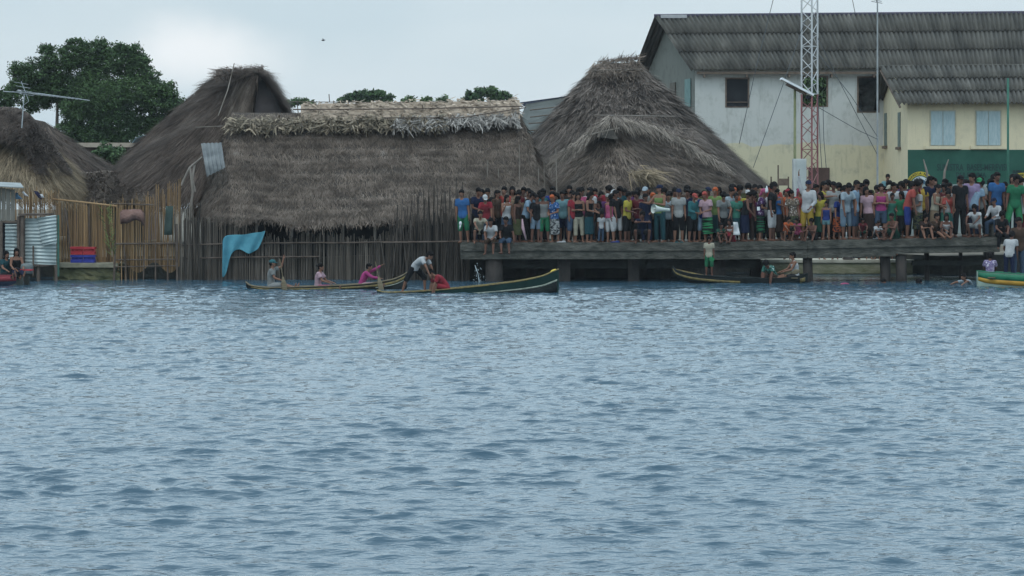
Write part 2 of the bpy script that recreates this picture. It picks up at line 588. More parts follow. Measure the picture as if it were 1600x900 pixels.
def hip_grid(A, B, eave, K=14, N=96, prof=1.0, sag=0.0, rag=0.08, g=None):
    """rings from the ridge A-B down to the eave ring (function of an angle -> point)"""
    g = g or np.random.default_rng(3)
    rows = []
    A, B = Vector(A), Vector(B)
    E = [Vector(eave(2 * math.pi * i / N)) for i in range(N)]
    ax = (B - A); L2 = max(ax.length_squared, 1e-6)
    nz = g.normal(0, 1, N)
    nz = (nz + np.roll(nz, 1) + np.roll(nz, 2)) / 1.7
    for j in range(K + 1):
        v = j / K
        row = []
        for i, e in enumerate(E):
            t = min(1, max(0, (e - A).dot(ax) / L2))
            r = A + ax * t
            p = r.lerp(e, v)
            p.z = r.z + (e.z - r.z) * (v ** prof) - sag * math.sin(math.pi * v)
            d = (e - r); d.z = 0
            if d.length > 0: d.normalize()
            w_ = .09 * math.sin(i * .7 + j * .9) + .07 * math.sin(i * 1.9 - j * .6)
            p += d * w_ * math.sin(math.pi * min(1, v * 1.2)) * .9
            if j == K: p.z += rag * nz[i]
            row.append(tuple(p))
        rows.append(row)
    return np.array(rows)

def stick_wall(mb, pts, base, top, gap=.055, r=(.012, .024), lean=.03, rtop=.06, Yj=.05):
    """uprights of cane along the polyline pts (x, y)"""
    pts = [Vector((p[0], p[1], 0)) for p in pts]
    for a, b in zip(pts[:-1], pts[1:]):
        n = max(1, int((b - a).length / gap))
        for i in range(n):
            p = a.lerp(b, (i + random.random()) / n)
            t = top(p.x) if callable(top) else top
            t += random.gauss(0, rtop)
            b0 = base(p.x) if callable(base) else base
            rr = random.uniform(*r)
            l = random.gauss(0, lean)
            dy = random.uniform(-Yj, Yj)
            x0, y0 = p.x, p.y + dy
            mb.tube([(x0, y0, b0), (x0 + l * .5 + random.gauss(0, .01), y0, (b0 + t) / 2), (x0 + l, y0, t)], [rr, rr * .9, rr * .7], 5)

# ---- the long hut on the shore
hut = empty('thatched_hut', (-4.4, 88.6, 0), 'long low grey thatched hut at the water edge with pale frond ridge', 'hut')
A = W(362, 176, 89.2); B = W(812, 178, 90.2)
def eave_long(th):
    x, y = sup(th, 6.15, 4.4, 4.2)
    a = R(5.5)
    X = x * math.cos(a) - y * math.sin(a); Yv = x * math.sin(a) + y * math.cos(a)
    cx, cy = -4.75, 88.9
    z = 1.98 + .10 * math.sin(X * .8)
    if X > 4: z += (X - 4) * .25
    return (cx + X, cy + Yv, z)
G = hip_grid(A, B, eave_long, K=16, N=120, prof=.96, rag=.05)
gr_long = Grid(G, True)
mb = MB(); gr_long.sheet(mb)
r_ = mb.build('roof', M_under, hut, True)
mb = MB()
gr_long.thatch(mb, 70000, ln=(.18, .5), w=(.008, .022), lift=.07, jit=.24, courses=13, umin=.47, umax=1.0)
gr_long.thatch(mb, 5000, ln=(.25, .6), w=(.012, .035), lift=.09, jit=.28, courses=13, umin=0, umax=.06)
gr_long.thatch(mb, 4000, ln=(.3, .65), w=(.01, .03), lift=.14, jit=.2, vmin=.955, vmax=1.0, umin=.45)
mb.build('thatch', M_thatch, r_)

# ridge: a skirt of drooping fronds, and a fresh folded layer above it held by poles
def fronds(mb, P0, P1, n, ln, w, down, jit, lift, Yj=.15, zj=.1):
    P0, P1 = np.array(P0), np.array(P1)
    t = np.sort(rng.random(n))
    P = P0 + (P1 - P0) * t[:, None]
    P[:, 2] += rng.normal(0, zj, n) + .03 * np.sin(t * 40)
    P[:, 1] += rng.uniform(-Yj, Yj, n)
    P[:, 2] += 0.0
    D = np.tile(np.array(down, float), (n, 1))
    D[:, 0] += .9 * np.sin(t * 55 + rng.normal(0, .4, n)) * .6
    D /= np.linalg.norm(D, axis=1)[:, None]
    N = np.tile(np.array([0, -.75, .66]), (n, 1))
    V, Fs = blades(P, D, N, rng.uniform(*ln, n), rng.uniform(*w, n), lift, jit)
    mb.add(V, Fs)
mb = MB()
for k in range(4):
    a = W(352, 186 + 5 * k, 88.45 - .12 * k); b = W(700, 183 + 5 * k, 89.0 - .12 * k)
    fronds(mb, a, b, 420, (.16, .42), (.03, .075), (-.1, -.5, -.62), .5, .22, zj=.05)
rf = mb.build('frond_skirt', M_frond_old, hut)
mb = MB()
for k in range(4):
    a = W(615, 186 + 4 * k, 88.7 - .12 * k); b = W(812, 178 + 3 * k, 89.6 - .12 * k)
    fronds(mb, a, b, 240, (.2, .5), (.03, .07), (-.1, -.45, -.75), .4, .16, zj=.05)
mb.build('frond_skirt', M_frond_grey, hut)
# the fresh layer: two folded rows
Ga = [[tuple(W(470 + (812 - 470) * i / 24, 163 + 9 * j - i * .25 + 1.2 * math.sin(i * 1.3), 89.35 - .28 * j + i * .035)) for i in range(25)] for j in range(4)]
mb = MB(); cap = Grid(Ga); cap.sheet(mb)
Gb = [[tuple(W(470 + (812 - 470) * i / 24, 163 + 9 * j - i * .25 + 1.2 * math.sin(i * 1.3), 89.42 + .28 * j + i * .035)) for i in range(25)] for j in range(3)]
Grid(Gb).sheet(mb)
pc = mb.build('ridge_cap', M_frond_new, hut)
mb = MB()
for k in range(5):
    a = W(470, 163 + 6 * k, 89.3 - .16 * k); b = W(812, 157 + 6 * k, 90.15 - .16 * k)
    fronds(mb, a, b, 260, (.12, .34), (.03, .08), (.65, -.3, -.35), .55, .14, zj=.05)
mb.build('folded_fronds', M_frond_new, hut)
M_pole = mat('dark_pole', (.07, .05, .04), (.13, .1, .08), 4, .8)
for pts, r in (([W(458, 171, 88.75), W(640, 170, 89.1), W(818, 166, 89.5)], .022), ([W(455, 159, 89.4), W(600, 160, 89.7), W(700, 159, 89.9)], .014),
               ([W(600, 184, 88.5), W(720, 184, 88.8), W(822, 168, 89.5)], .02), ([W(515, 160, 89.3), W(514, 147, 89.3)], .016)):
    mb = MB(); mb.tube(pts, r, 6); mb.build('ridge_pole', M_pole, hut)
# cane wall under the eave
WY = 84.35
def wl(px): return W(px, 0, WY).x
mb = MB()
stick_wall(mb, [(wl(288), WY), (wl(385), WY)], -.6, 2.0, rtop=.05, gap=.022, lean=.025)
stick_wall(mb, [(wl(385), WY), (wl(640), WY)], -.6, lambda x: W(0, 372 - (x - wl(385)) * .5 + 5 * math.sin(x * 2.3), WY).z, rtop=.11, gap=.022, lean=.025)
stick_wall(mb, [(wl(640), WY), (wl(733), WY - .3)], -.6, 2.1, rtop=.1, gap=.026, lean=.05)
cw = mb.build('cane_wall', M_cane, hut)
for a, b, za, zb in ((275, 520, 383, 379), (510, 735, 380, 377), (290, 500, 404, 401)):
    mb = MB(); p, q2 = W(a, za, WY - .12), W(b, zb, WY - .12)
    mb.tube([p, p.lerp(q2, .5) + Vector((0, 0, .02)), q2], .024, 6); mb.build('rail', M_pole, cw)
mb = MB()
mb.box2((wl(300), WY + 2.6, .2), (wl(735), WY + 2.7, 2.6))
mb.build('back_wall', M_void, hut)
for px in (325, 400, 455, 480, 535, 585, 625, 670):
    mb = MB(); p = W(px, 0, WY + .25)
    mb.tube([(p.x, p.y, -.5), (p.x + .02, p.y, 2.02)], .05, 7); mb.build('post', M_stick, hut)

# tall loose canes in front of the right end of the long hut
pal = empty('cane_palisade', W(670, 438, 83.9), 'ragged dark palisade of tall leaning canes between the long hut and the pier', 'fence')
mb = MB()
def paltop(x):
    px = 800 + x * F / 83.9
    return W(0, 352 - 62 * max(0, 1 - abs(px - 690) / 85) + 9 * math.sin(px * .6), 83.9).z
stick_wall(mb, [(W(600, 0, 83.9).x, 83.95), (W(733, 0, 83.9).x, 83.8)], -.6, paltop, gap=.04, r=(.010, .026), lean=.16, rtop=.3, Yj=.16)
mb.build('canes', M_cane_dk, pal)
mb = MB(); mb.tube([W(598, 379, 83.7), W(735, 377, 83.6)], .025, 6); mb.build('rail', M_pole, pal)
for i in range(14):
    pass
# thin canes standing before the big hut behind the pier
for px, top, bot in ((812, 226, 330), (852, 245, 330), (871, 232, 335), (760, 250, 310), (778, 262, 315), (843, 262, 330)):
    mb = MB(); mb.tube([W(px, bot + 30, 86.9), W(px + random.uniform(-4, 4), top, 86.9)], [.022, .013], 5)
    tag(mb.build('cane_stake', M_stick), 'thin grey cane stake behind the crowd, ' + {812: 'leftmost of the three tall ones', 852: 'middle of the three tall ones', 871: 'rightmost of the three tall ones', 760: 'short one nearest the long hut', 778: 'short one second from the long hut', 843: 'short one beside the middle tall stake'}[px], 'stake', 'thin stakes behind the crowd')

# blue cloth hung on the cane wall
M_blue = mat('blue_cloth', (.055, .21, .28), (.09, .29, .36), 3, .8, bump=.4, bscale=5)
top = [(348, 374), (352, 368), (360, 367), (369, 366.5), (380, 367), (390, 365), (400, 363), (408, 363), (415, 360)]
bot = [(347, 436), (355, 427), (359, 398), (368, 389), (379, 390), (389, 399), (396, 392), (404, 391), (411, 372)]
rows = []
for j in range(9):
    v = j / 8
    rows.append([tuple(W(a[0] + (b[0] - a[0]) * v, a[1] + (b[1] - a[1]) * v, WY - .2 - .11 * math.sin(i * 2.3 + v * 3) * (.4 + v))) for i, (a, b) in enumerate(zip(top, bot))])
mb = MB(); Grid(rows).sheet(mb)
o = mb.build('cloth', M_blue, None, True)
md = o.modifiers.new('s', 'SUBSURF'); md.levels = md.render_levels = 2
md = o.modifiers.new('t', 'SOLIDIFY'); md.thickness = .008
tag(o, 'bright blue cloth or netting draped over the rail of the cane wall', 'cloth')

# ---- big steep hut behind on the left
def extra_pole(root, pts, r=.02, name='pole'):
    mb = MB(); mb.tube(pts, r, 5); mb.build(name, M_stick, root)
hutb = empty('thatched_hut', (-9.8, 97, .8), 'steep dark thatched hut behind the long one, with a shaded gable opening', 'hut')
Yb = 96.
A = W(352, 112, Yb - .3); B = W(398, 113, Yb - 2.2)
def eave_b(th):
    x, y = sup(th, 5.5, 4.6, 2.4)
    X = W(312, 0, Yb).x + x * .78; Yv = Yb - .3 + y
    return (X + (0.6 if x > 0 else 0), Yv, 2.55 + (.35 if x > 2 else 0))
G = hip_grid(A, B, eave_b, K=16, N=80, prof=1.03, sag=-.1, rag=.12)
# pull the right side in: the slope there is steeper, and runs up to the gable
for j in range(G.shape[0]):
    v = j / (G.shape[0] - 1)
    tgt_l = (353 - 800 - 181 * v ** 1.15 - 20 * math.sin(math.pi * v)) * Yb / F
    for i in range(G.shape[1]):
        pass
gr_b = Grid(G, True)
mb = MB(); gr_b.sheet(mb); r_ = mb.build('roof', M_under, hutb)
mb = MB()
gr_b.thatch(mb, 55000, ln=(.35, .85), w=(.010, .028), lift=.09, jit=.12)
gr_b.thatch(mb, 5000, ln=(.3, .8), w=(.012, .035), lift=.15, jit=.3, vmax=.12)
mb.build('thatch', M_thatch_dk, r_)
# the gable opening on the ridge's near end, with a pale lip
g0, g1, g2 = W(402, 111, Yb - 3.6), W(392, 200, Yb - 4.6), W(458, 186, Yb - 4.2)
mb = MB()
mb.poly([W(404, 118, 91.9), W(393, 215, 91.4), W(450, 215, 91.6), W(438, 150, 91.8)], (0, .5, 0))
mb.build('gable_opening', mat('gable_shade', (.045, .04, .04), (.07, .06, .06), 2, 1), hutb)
mb = MB()
rows = []
for j in range(7):
    v = j / 6
    y0 = 91.9 - .3 * v
    l = W(404 - 14 * v ** .8, 106 + 105 * v, y0 - .35); l2 = W(378 - 30 * v, 108 + 105 * v, y0 + 1.2)
    rows.append([tuple(l2), tuple(l)])
gl = Grid(rows)
gl.sheet(mb)
rows = []
for j in range(9):
    v = j / 8
    px = 400 + 14 * v + 42 * v ** .8; py = 106 + 78 * v ** 1.25
    rows.append([tuple(W(px - 6, py + 5, 91.3)), tuple(W(px + 2, py, 93.2)), ])
gr2 = Grid(rows); gr2.sheet(mb)
lip = mb.build('gable_roof', M_under, hutb)
mb = MB()
gl.thatch(mb, 2600, ln=(.5, 1.0), w=(.015, .04), lift=.1, jit=.13)
mb.build('gable_thatch', M_thatch, lip)
mb = MB()
gr2.thatch(mb, 3500, ln=(.4, .8), w=(.015, .04), lift=.12, jit=.2)
mb.build('gable_thatch', M_thatch_dk, lip)
mb = MB()
for k in range(4):
    fronds(mb, W(340, 111 + 2 * k, 93.6 - .4 * k), W(412, 107 + 2 * k, 92.6 - .3 * k), 330, (.2, .55), (.015, .04), (-.25, -.45, -.35), .4, .3, zj=.05)
mb.build('ridge_thatch', M_thatch_dk, lip)
extra_pole(hutb, [W(366, 99, 92), W(356, 140, 91.4), W(341, 181, 91)], .02)
extra_pole(hutb, [W(305, 199, 91), W(350, 197, 91)], .015)

# ---- big hut on the right, with a low porch roof in front
hutr = empty('thatched_hut', (5, 99, .9), 'large grey thatched hut with flat topped peak beside the concrete building', 'hut')
Yr = 100.
A = W(934, 99, Yr); B = W(996, 98, Yr)
def eave_r(th):
    x, y = sup(th, 6.2, 6.0, 2.2)
    cx = W(985, 0, Yr).x
    return (cx + (x * .92 if x > 0 else x * .95), Yr + y, 2.75)
G = hip_grid(A, B, eave_r, K=18, N=90, prof=.97, sag=.03, rag=.1)
gr_r = Grid(G, True)
mb = MB(); gr_r.sheet(mb); r_ = mb.build('roof', M_under, hutr)
mb = MB()
gr_r.thatch(mb, 60000, ln=(.3, .8), w=(.010, .03), lift=.12, jit=.16)
gr_r.thatch(mb, 3000, ln=(.4, .8), w=(.03, .06), lift=.2, jit=.3, vmin=.08, vmax=.4, umin=.55, umax=.95)
mb.build('thatch', M_thatch_r, r_)
mb = MB()
for k in range(5):
    a = W(925, 104 + 3 * k, Yr - .5 - .1 * k); b = W(1000, 98 + 4 * k, Yr - .5 - .1 * k)
    fronds(mb, a, b, 260, (.2, .6), (.02, .05), (-.2, -.4, -.6), .45, .15, zj=.08)
for k in range(3):
    a = W(932, 98, Yr - .4 + .3 * k); b = W(995, 93, Yr - .4 + .3 * k)
    fronds(mb, a, b, 90, (.25, .5), (.02, .04), (.5, -.4, .1), .35, .15, zj=.04)
mb.build('peak_fronds', M_thatch, hutr)
extra_pole(hutr, [W(923, 110, 99), W(1003, 108, 99)], .02)
# porch roof
def eave_p(th):
    x, y = sup(th, 4.7, 4.2, 2.6)
    cx = W(1010, 0, 93.5).x
    return (cx + (x * .93 if x > 0 else x * .9), 94.6 + y, 2.45)
A2 = W(955, 190, 93.6); B2 = W(1062, 202, 95.5)
G = hip_grid(A2, B2, eave_p, K=14, N=80, prof=.88, rag=.08)
gr_p = Grid(G, True)
porch = empty('thatched_porch', (5, 94.5, .9), 'lower grey thatch porch with a small peaked end in front of the large hut', 'porch')
mb = MB(); gr_p.sheet(mb); r_ = mb.build('roof', M_under, porch)
mb = MB()
gr_p.thatch(mb, 34000, ln=(.25, .65), w=(.012, .032), lift=.09, jit=.28, courses=9)
mb.build('thatch', M_thatch, r_)
mb = MB()
a, b = W(960, 183, 93.2), W(1060, 195, 94.6)
for k in range(3):
    fronds(mb, W(958, 182 + 4 * k, 93.1 - .1 * k), W(1085, 205 + 6 * k, 94.9 - .1 * k), 150, (.2, .6), (.012, .03), (.3, -.4, -.5), .4, .14, zj=.06)
mb.build('porch_fronds', M_thatch_r, porch)
mb = MB(); mb.tube([W(970, 191, 92.9), W(1020, 197, 93.3), W(1075, 218, 93.9), W(1110, 240, 94)], .03, 6); mb.build('porch_pole', M_pole, porch)
mb = MB(); mb.tube([W(928, 180, 93.3), W(1055, 182, 95)], .02, 6); mb.build('porch_pole', M_stick, porch)
mb = MB(); mb.tube([W(922, 210, 92.0), W(968, 200, 92.1)], .02, 6); mb.build('porch_pole', M_stick, porch)
# the small dark gable
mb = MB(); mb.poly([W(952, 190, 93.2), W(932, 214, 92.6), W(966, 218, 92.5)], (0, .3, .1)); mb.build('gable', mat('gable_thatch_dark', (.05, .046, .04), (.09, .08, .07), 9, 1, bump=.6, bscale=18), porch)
mb = MB()
rows = [[tuple(W(955 - 7 * j, 182 + 8 * j, 93.1 - .1 * j)), tuple(W(950 - 8 * j, 181 + 8 * j, 93.9))] for j in range(5)]
rows2 = [[tuple(W(955 + 3.2 * j, 182 + 9 * j, 93.1 - .1 * j)), tuple(W(964 + 5 * j, 182 + 9 * j, 93.7))] for j in range(5)]
for rw in (rows, rows2):
    Grid(rw).sheet(mb); Grid(rw).thatch(mb, 1300, ln=(.3, .6), w=(.015, .035), lift=.1, jit=.25)
mb.build('gable_trim', M_thatch, porch)
# the broken straw lip that outlines the porch roof
mb = MB()
for (a, b, n, dx) in (((955, 184, 92.6), (905, 222, 91.9), 260, -.5), ((905, 222, 91.9), (846, 268, 91.2), 260, -.5), ((958, 184, 92.6), (1040, 205, 93.2), 280, .4), ((1040, 205, 93.2), (1135, 262, 93.0), 300, .5)):
    P0, P1 = np.array(W(*a)), np.array(W(*b))
    t = rng.random(n)
    P = P0 + (P1 - P0) * t[:, None] + rng.normal(0, .07, (n, 3))
    D = np.tile(np.array([dx, -.4, -.75]), (n, 1)); D /= np.linalg.norm(D, axis=1)[:, None]
    V, Fs = blades(P, D, np.tile(np.array([0, -.75, .66]), (n, 1)), rng.uniform(.25, .7, n), rng.uniform(.012, .03, n), .16, .28); mb.add(V, Fs)
mb.build('straw_lip', M_lip_straw, porch)
# pale bleached tuft and posts
mb = MB()
for cx, cy, n in ((1006, 272, 260),):
    c = W(cx, cy, 91.0)
    P = np.array(c) + rng.normal(0, 1, (n, 3)) * np.array([.22, .1, .1])
    D = np.tile(np.array([.6 if cx > 900 else -.7, -.5, -.4]), (n, 1)); D /= np.linalg.norm(D, axis=1)[:, None]
    V, Fs = blades(P, D, np.tile(np.array([0, -.7, .7]), (n, 1)), rng.uniform(.3, .8, n), rng.uniform(.02, .05, n), .1, .35)
    mb.add(V, Fs)
mb.build('bleached_straw', M_thatch_br, porch)
for root, pl in ((hutr, [(-.6, 97), (2, 95.4), (9.6, 98), (8, 102), (0, 103)]), (porch, [(1.8, 92.6), (4, 91.6), (6.5, 91.6), (8.4, 92.6), (5, 97)]), (hutb, [(-14, 94), (-11.5, 92.6), (-9, 93.2), (-12, 99.5), (-8.5, 98)])):
    for x, y in pl:
        mb = MB(); mb.tube([(x, y, .4), (x, y, 3.0)], .07, 7); mb.build('post', M_stick, root)

# ---- brown thatched huts at the left edge
hutl = empty('thatched_hut', (-19.5, 94, .8), 'brown thatched hut at the far left edge with a dark rolled ridge', 'hut')
A = W(-50, 176, 94); B = W(38, 178, 92.6)
def eave_l(th):
    x, y = sup(th, 3.9, 3.6, 2.4)
    return (W(2, 0, 92).x + x * .86, 92.8 + y, 2.75)
G = hip_grid(A, B, eave_l, K=12, N=64, prof=.85, rag=.1)
gl_ = Grid(G, True)
mb = MB(); gl_.sheet(mb); r_ = mb.build('roof', M_under, hutl)
mb = MB(); gl_.thatch(mb, 22000, ln=(.35, .9), w=(.012, .034), lift=.1, jit=.12, vmin=.15)
mb.build('thatch', M_thatch_br, r_)
# the dark hood above it
rows = []
hood = [(-60, 172), (-20, 168), (5, 167), (28, 168), (48, 178), (62, 192), (78, 212), (95, 238), (112, 262), (128, 288)]
for j in range(5):
    rows.append([tuple(W(px - j * (2 + i * .9) - (2 if i > 3 else 0), py + j * (10 if i < 5 else 5), 92.2 - .38 * j + (.3 if i < 4 else -.1))) for i, (px, py) in enumerate(hood)])
hd = Grid(rows)
mb = MB(); hd.sheet(mb); h_ = mb.build('ridge_hood', M_under, hutl)
mb = MB(); hd.thatch(mb, 9000, ln=(.25, .7), w=(.012, .034), lift=.1, jit=.3); mb.build('hood_thatch', M_thatch_dk, h_)
for x, y in ((-20.6, 91), (-17, 90.4), (-16, 93)):
    mb = MB(); mb.tube([(x, y, .4), (x, y, 2.9)], .07, 7); mb.build('post', M_stick, hutl)
hutm = empty('thatched_hut', (-17, 99, .8), 'small dark thatched hut half hidden behind the brown one', 'hut')
def eave_m(th):
    x, y = sup(th, 3.6, 3.4, 2.2)
    return (W(86, 0, 99).x + x, 99.6 + y, 2.9)
gm = Grid(hip_grid(W(45, 185, 99), W(70, 190, 99), eave_m, K=10, N=56, prof=.9, rag=.1), True)
mb = MB(); gm.sheet(mb); r_ = mb.build('roof', M_under, hutm)
mb = MB(); gm.thatch(mb, 12000, ln=(.35, .8), w=(.014, .036), lift=.1, jit=.15); mb.build('thatch', M_thatch_dk, r_)
mb = MB(); mb.tube([(-17, 98, .4), (-17, 98, 3)], .07, 7); mb.build('post', M_stick, hutm)
huts = empty('thatched_hut', (-14, 93, .8), 'low grey thatched lean-to between the brown hut and the steep hut', 'hut')
rows = [[tuple(W(118 + 9.5 * i, 268 + 9 * j + 1.5 * math.sin(i), 93.5 - .5 * j)) for i in range(12)] for j in range(6)]
sg_ = Grid(rows); mb = MB(); sg_.sheet(mb); r_ = mb.build('roof', M_under, huts)
mb = MB(); sg_.thatch(mb, 7000, ln=(.3, .7), w=(.014, .036), lift=.1, jit=.35); mb.build('thatch', M_thatch, r_)
mb = MB(); mb.box2((W(120, 0, 92).x, 92.0, .5), (W(222, 0, 92).x, 92.1, 2.5)); mb.build('wall', M_cane, huts)

# corrugated sheet set on edge between the huts, and the gnarled grey posts below it
def corr(P00, P10, P01, P11, nw, amp, nrows=2, per=8):
    """corrugated sheet: ridges run from the P00-P10 edge to the P01-P11 edge"""
    P00, P10, P01, P11 = map(Vector, (P00, P10, P01, P11))
    nn = ((P10 - P00).cross(P01 - P00)).normalized()
    rows = []
    for j in range(nrows + 1):
        v = j / nrows
        row = []
        for i in range(nw * per + 1):
            u = i / (nw * per)
            p = P00.lerp(P10, u).lerp(P01.lerp(P11, u), v) + nn * (amp * math.sin(2 * math.pi * u * nw))
            row.append(tuple(p))
        rows.append(row)
    return Grid(rows)
M_zinc = mat('old_zinc', (.10, .11, .115), (.2, .21, .21), 2.5, .5, bump=.2, metallic=.3, spec=.4, c3=(.3, .2, .15))
mb = MB(); corr(W(314, 224, 86.6), W(346, 223, 86.8), W(323, 276, 85.6), W(352, 262, 85.8), 5, .02).sheet(mb)
o = mb.build('tin_sheet', M_zinc, None, True); md = o.modifiers.new('t', 'SOLIDIFY'); md.thickness = .004
tag(o, 'grey corrugated sheet leaning between the steep hut and the long hut', 'metal sheet')
for i, (pts, r) in enumerate((([W(304, 300, 85.4), W(300, 280, 85.4), W(304, 258, 85.5)], .06), ([W(296, 345, 85.2), W(301, 300, 85.3), W(297, 262, 85.4)], .05), ([W(283, 290, 85.3), W(296, 262, 85.4), W(316, 245, 85.5)], .04))):
    mb = MB(); mb.tube(pts, [r, r * .8, r * .6], 7)
    tag(mb.build('gnarled_post', M_stick), ['short gnarled grey post under the tilted corrugated sheet', 'crooked grey upright left of the tilted corrugated sheet', 'slanting grey branch propped above the reed fence corner'][i], 'post')
# ------------------------------------------------------------------ trees
M_leaf = mat('tree_leaf', (.028, .058, .022), (.06, .105, .038), .7, .8, island=(.5, 1.6), c3=(.085, .115, .045))
M_leaf2 = mat('pale_tree_leaf', (.06, .11, .04), (.12, .18, .07), 1.2, .75, island=(.4, 1.5))
M_bark = mat('bark', (.06, .05, .04), (.13, .11, .09), 4, .9, bump=.4, bscale=10)
def crown(mb, blobs, Y, dens, leaf, depth=1.0):
    """leaf clumps through the volume of every blob (px, py, radius px)"""
    s = Y / F
    for px, py, r in blobs:
        c = np.array(W(px, py, Y)); rr = r * s
        c[1] += random.uniform(-.5, .5) * rr
        nc = max(8, int(125 * (rr / .9) ** 2))
        d = rng.normal(0, 1, (nc, 3)); d /= np.linalg.norm(d, axis=1)[:, None]
        cl = c + d * (rr * rng.uniform(.25, 1.0, nc) ** .6)[:, None] * np.array([1, depth, .85])
        k = int(dens)
        P = np.repeat(cl, k, axis=0) + rng.normal(0, 1, (nc * k, 3)) * np.array([.16, .16, .10]) * max(.6, rr / 1.2)
        n = len(P)
        N = rng.normal(0, 1, (n, 3)) + np.array([0, -.3, 1.0]); N /= np.linalg.norm(N, axis=1)[:, None]
        U = np.cross(N, rng.normal(0, 1, (n, 3))); U /= np.linalg.norm(U, axis=1)[:, None]
        T = np.cross(N, U)
        a = rng.uniform(leaf * .6, leaf * 1.4, n)[:, None]
        V = np.stack([P - U * a, P + T * a * .45, P + U * a, P - T * a * .45], axis=1).reshape(-1, 3)
        mb.add(V, np.arange(4 * n).reshape(n, 4))
def tree(name, label, Y, blobs, trunk, leafm=M_leaf, dens=26, leaf=.085, limbs=7, group=None, gz=.8, tr=.3):
    base = W(trunk, 295, Y); base.z = gz
    root = empty(name, base, label, 'tree', group)
    mb = MB(); crown(mb, blobs, Y, dens, leaf)
    mb.build('crown', leafm, root)
    fork = Vector((base.x + .1, base.y, gz + 1.9))
    mb = MB(); mb.tube([base, base.lerp(fork, .5) + Vector((.06, 0, 0)), fork], [tr * 1.2, tr, tr * .8], 9)
    t = mb.build('trunk', M_bark, root, True)
    for i, (px, py, r) in enumerate(sorted(blobs, key=lambda b: -b[2])[:limbs]):
        e = W(px, py, Y)
        m = fork.lerp(e, .5) + Vector((random.uniform(-.2, .2), random.uniform(-.3, .3), .25))
        mb = MB(); mb.tube([fork, m, e], [tr * .5, tr * .3, tr * .1], 7); mb.build('limb', M_bark, t, True)
    return root
tree('broad_tree', 'large dark green broad crowned tree behind the huts on the left', 112,
     [(140, 92, 32), (95, 95, 28), (185, 95, 30), (60, 112, 26), (215, 112, 22), (35, 130, 22), (15, 150, 20), (90, 135, 34), (150, 135, 38), (205, 145, 34), (245, 155, 30), (268, 165, 22), (283, 172, 19), (292, 182, 13), (270, 195, 22), (280, 210, 16), (240, 250, 22), (100, 235, 20), (125, 255, 18), (150, 215, 34), (255, 140, 20), (215, 95, 18), (228, 128, 24), (120, 150, 40), (170, 160, 44), (60, 140, 28), (232, 230, 24), (130, 235, 22),
      (130, 178, 32), (180, 190, 36), (225, 190, 30), (110, 210, 24), (155, 225, 30), (200, 225, 28), (250, 195, 22), (150, 250, 22), (175, 250, 22), (60, 150, 24), (28, 108, 14), (120, 72, 15), (158, 70, 13), (205, 78, 14), (222, 92, 10), (45, 165, 14), (8, 172, 14), (-15, 160, 24), (-20, 190, 22), (185, 76, 12), (72, 80, 12)], 95, dens=44, leaf=.062)
tree('green_tree', 'wide dark green tree top showing above the left half of the long ridge', 170,
     [(548, 153, 8), (560, 150, 10), (575, 149, 10), (592, 149, 10), (606, 153, 8), (535, 158, 6), (570, 158, 10), (600, 160, 9)], 575, leaf=.13, dens=20, limbs=4, tr=.2)
tree('green_tree', 'wide dark green tree top showing above the right half of the long ridge', 170,
     [(735, 150, 9), (752, 145, 10), (768, 143, 9), (785, 149, 9), (797, 154, 6), (745, 157, 10), (770, 156, 10), (728, 157, 7)], 762, leaf=.13, dens=20, limbs=4, tr=.2)
tree('green_tree', 'low green tree top just right of the steep hut gable', 150, [(452, 162, 7), (464, 158, 7), (476, 160, 7), (487, 164, 5)], 466, leaf=.11, dens=20, limbs=3, tr=.2)
for px, lab in ((637, 'pale sparse papaya like tree leftmost of the sparse tops above the ridge'), (665, 'pale sparse leafy tree in the middle of the sparse tops above the ridge'), (690, 'pale sparse leafy tree rightmost of the sparse tops above the ridge')):
    tree('slender_tree', lab, 150, [(px - 4, 157, 4), (px + 3, 154, 4.5), (px + 7, 158, 4), (px, 160, 5)], px, M_leaf2, leaf=.1, dens=12, limbs=4, group='sparse trees above the long ridge', tr=.08)
tree('green_tree', 'green tree seen through the open window of the grey building', 135, [(1262, 150, 16), (1285, 140, 16), (1300, 155, 16), (1278, 165, 14), (1270, 130, 14), (1292, 128, 14), (1282, 118, 12), (1255, 165, 12), (1296, 170, 12)], 1280, M_leaf2, leaf=.1, dens=30, limbs=3)

# distant pale roofs behind
M_asb = mat('grey_sheet_roof', (.055, .06, .055), (.09, .098, .09), 1.5, .85)
b_ = empty('grey_roofed_house', W(850, 280, 118), 'low distant house with a dull green grey roof between the two huts', 'house')
mb = MB()
z0 = W(0, 225, 116).z
mb.poly([W(800, 215, 114), W(905, 240, 114), W(905, 148, 122), W(822, 162, 122)], (0, 0, -.1)); mb.build('roof', M_asb, b_)
mb = MB(); mb.poly([W(812, 160, 121.9), W(872, 152, 121.9), W(905, 146, 121.9), W(905, 151, 122), W(822, 168, 122)], (0, .3, 0)); mb.build('ridge_sheet', mat('blue_grey_sheet', (.06, .07, .11), (.1, .11, .15), 3, .7), b_)
mb = MB(); mb.box2((W(815, 0, 118).x, 114.3, .5), (W(900, 0, 118).x, 121, W(0, 235, 114).z)); mb.build('wall', M_asb, b_)
for a, b in (((828, 172), (880, 166)), ((828, 183), (872, 178)), ((826, 193), (868, 190)), ((826, 204), (860, 202))):
    Yq = 120 if a[1] < 180 else 117
    mb = MB(); mb.tube([W(a[0], a[1], Yq - 1.5), W(b[0], b[1], Yq - 1.5)], .025, 4); mb.build('roof_seam', M_pole, b_)
b_ = empty('low_shed', W(160, 285, 104), 'distant low shed with pale roof edge in front of the big tree', 'shed')
M_pale = mat('pale_fascia', (.30, .25, .2), (.4, .34, .28), 3, .85)
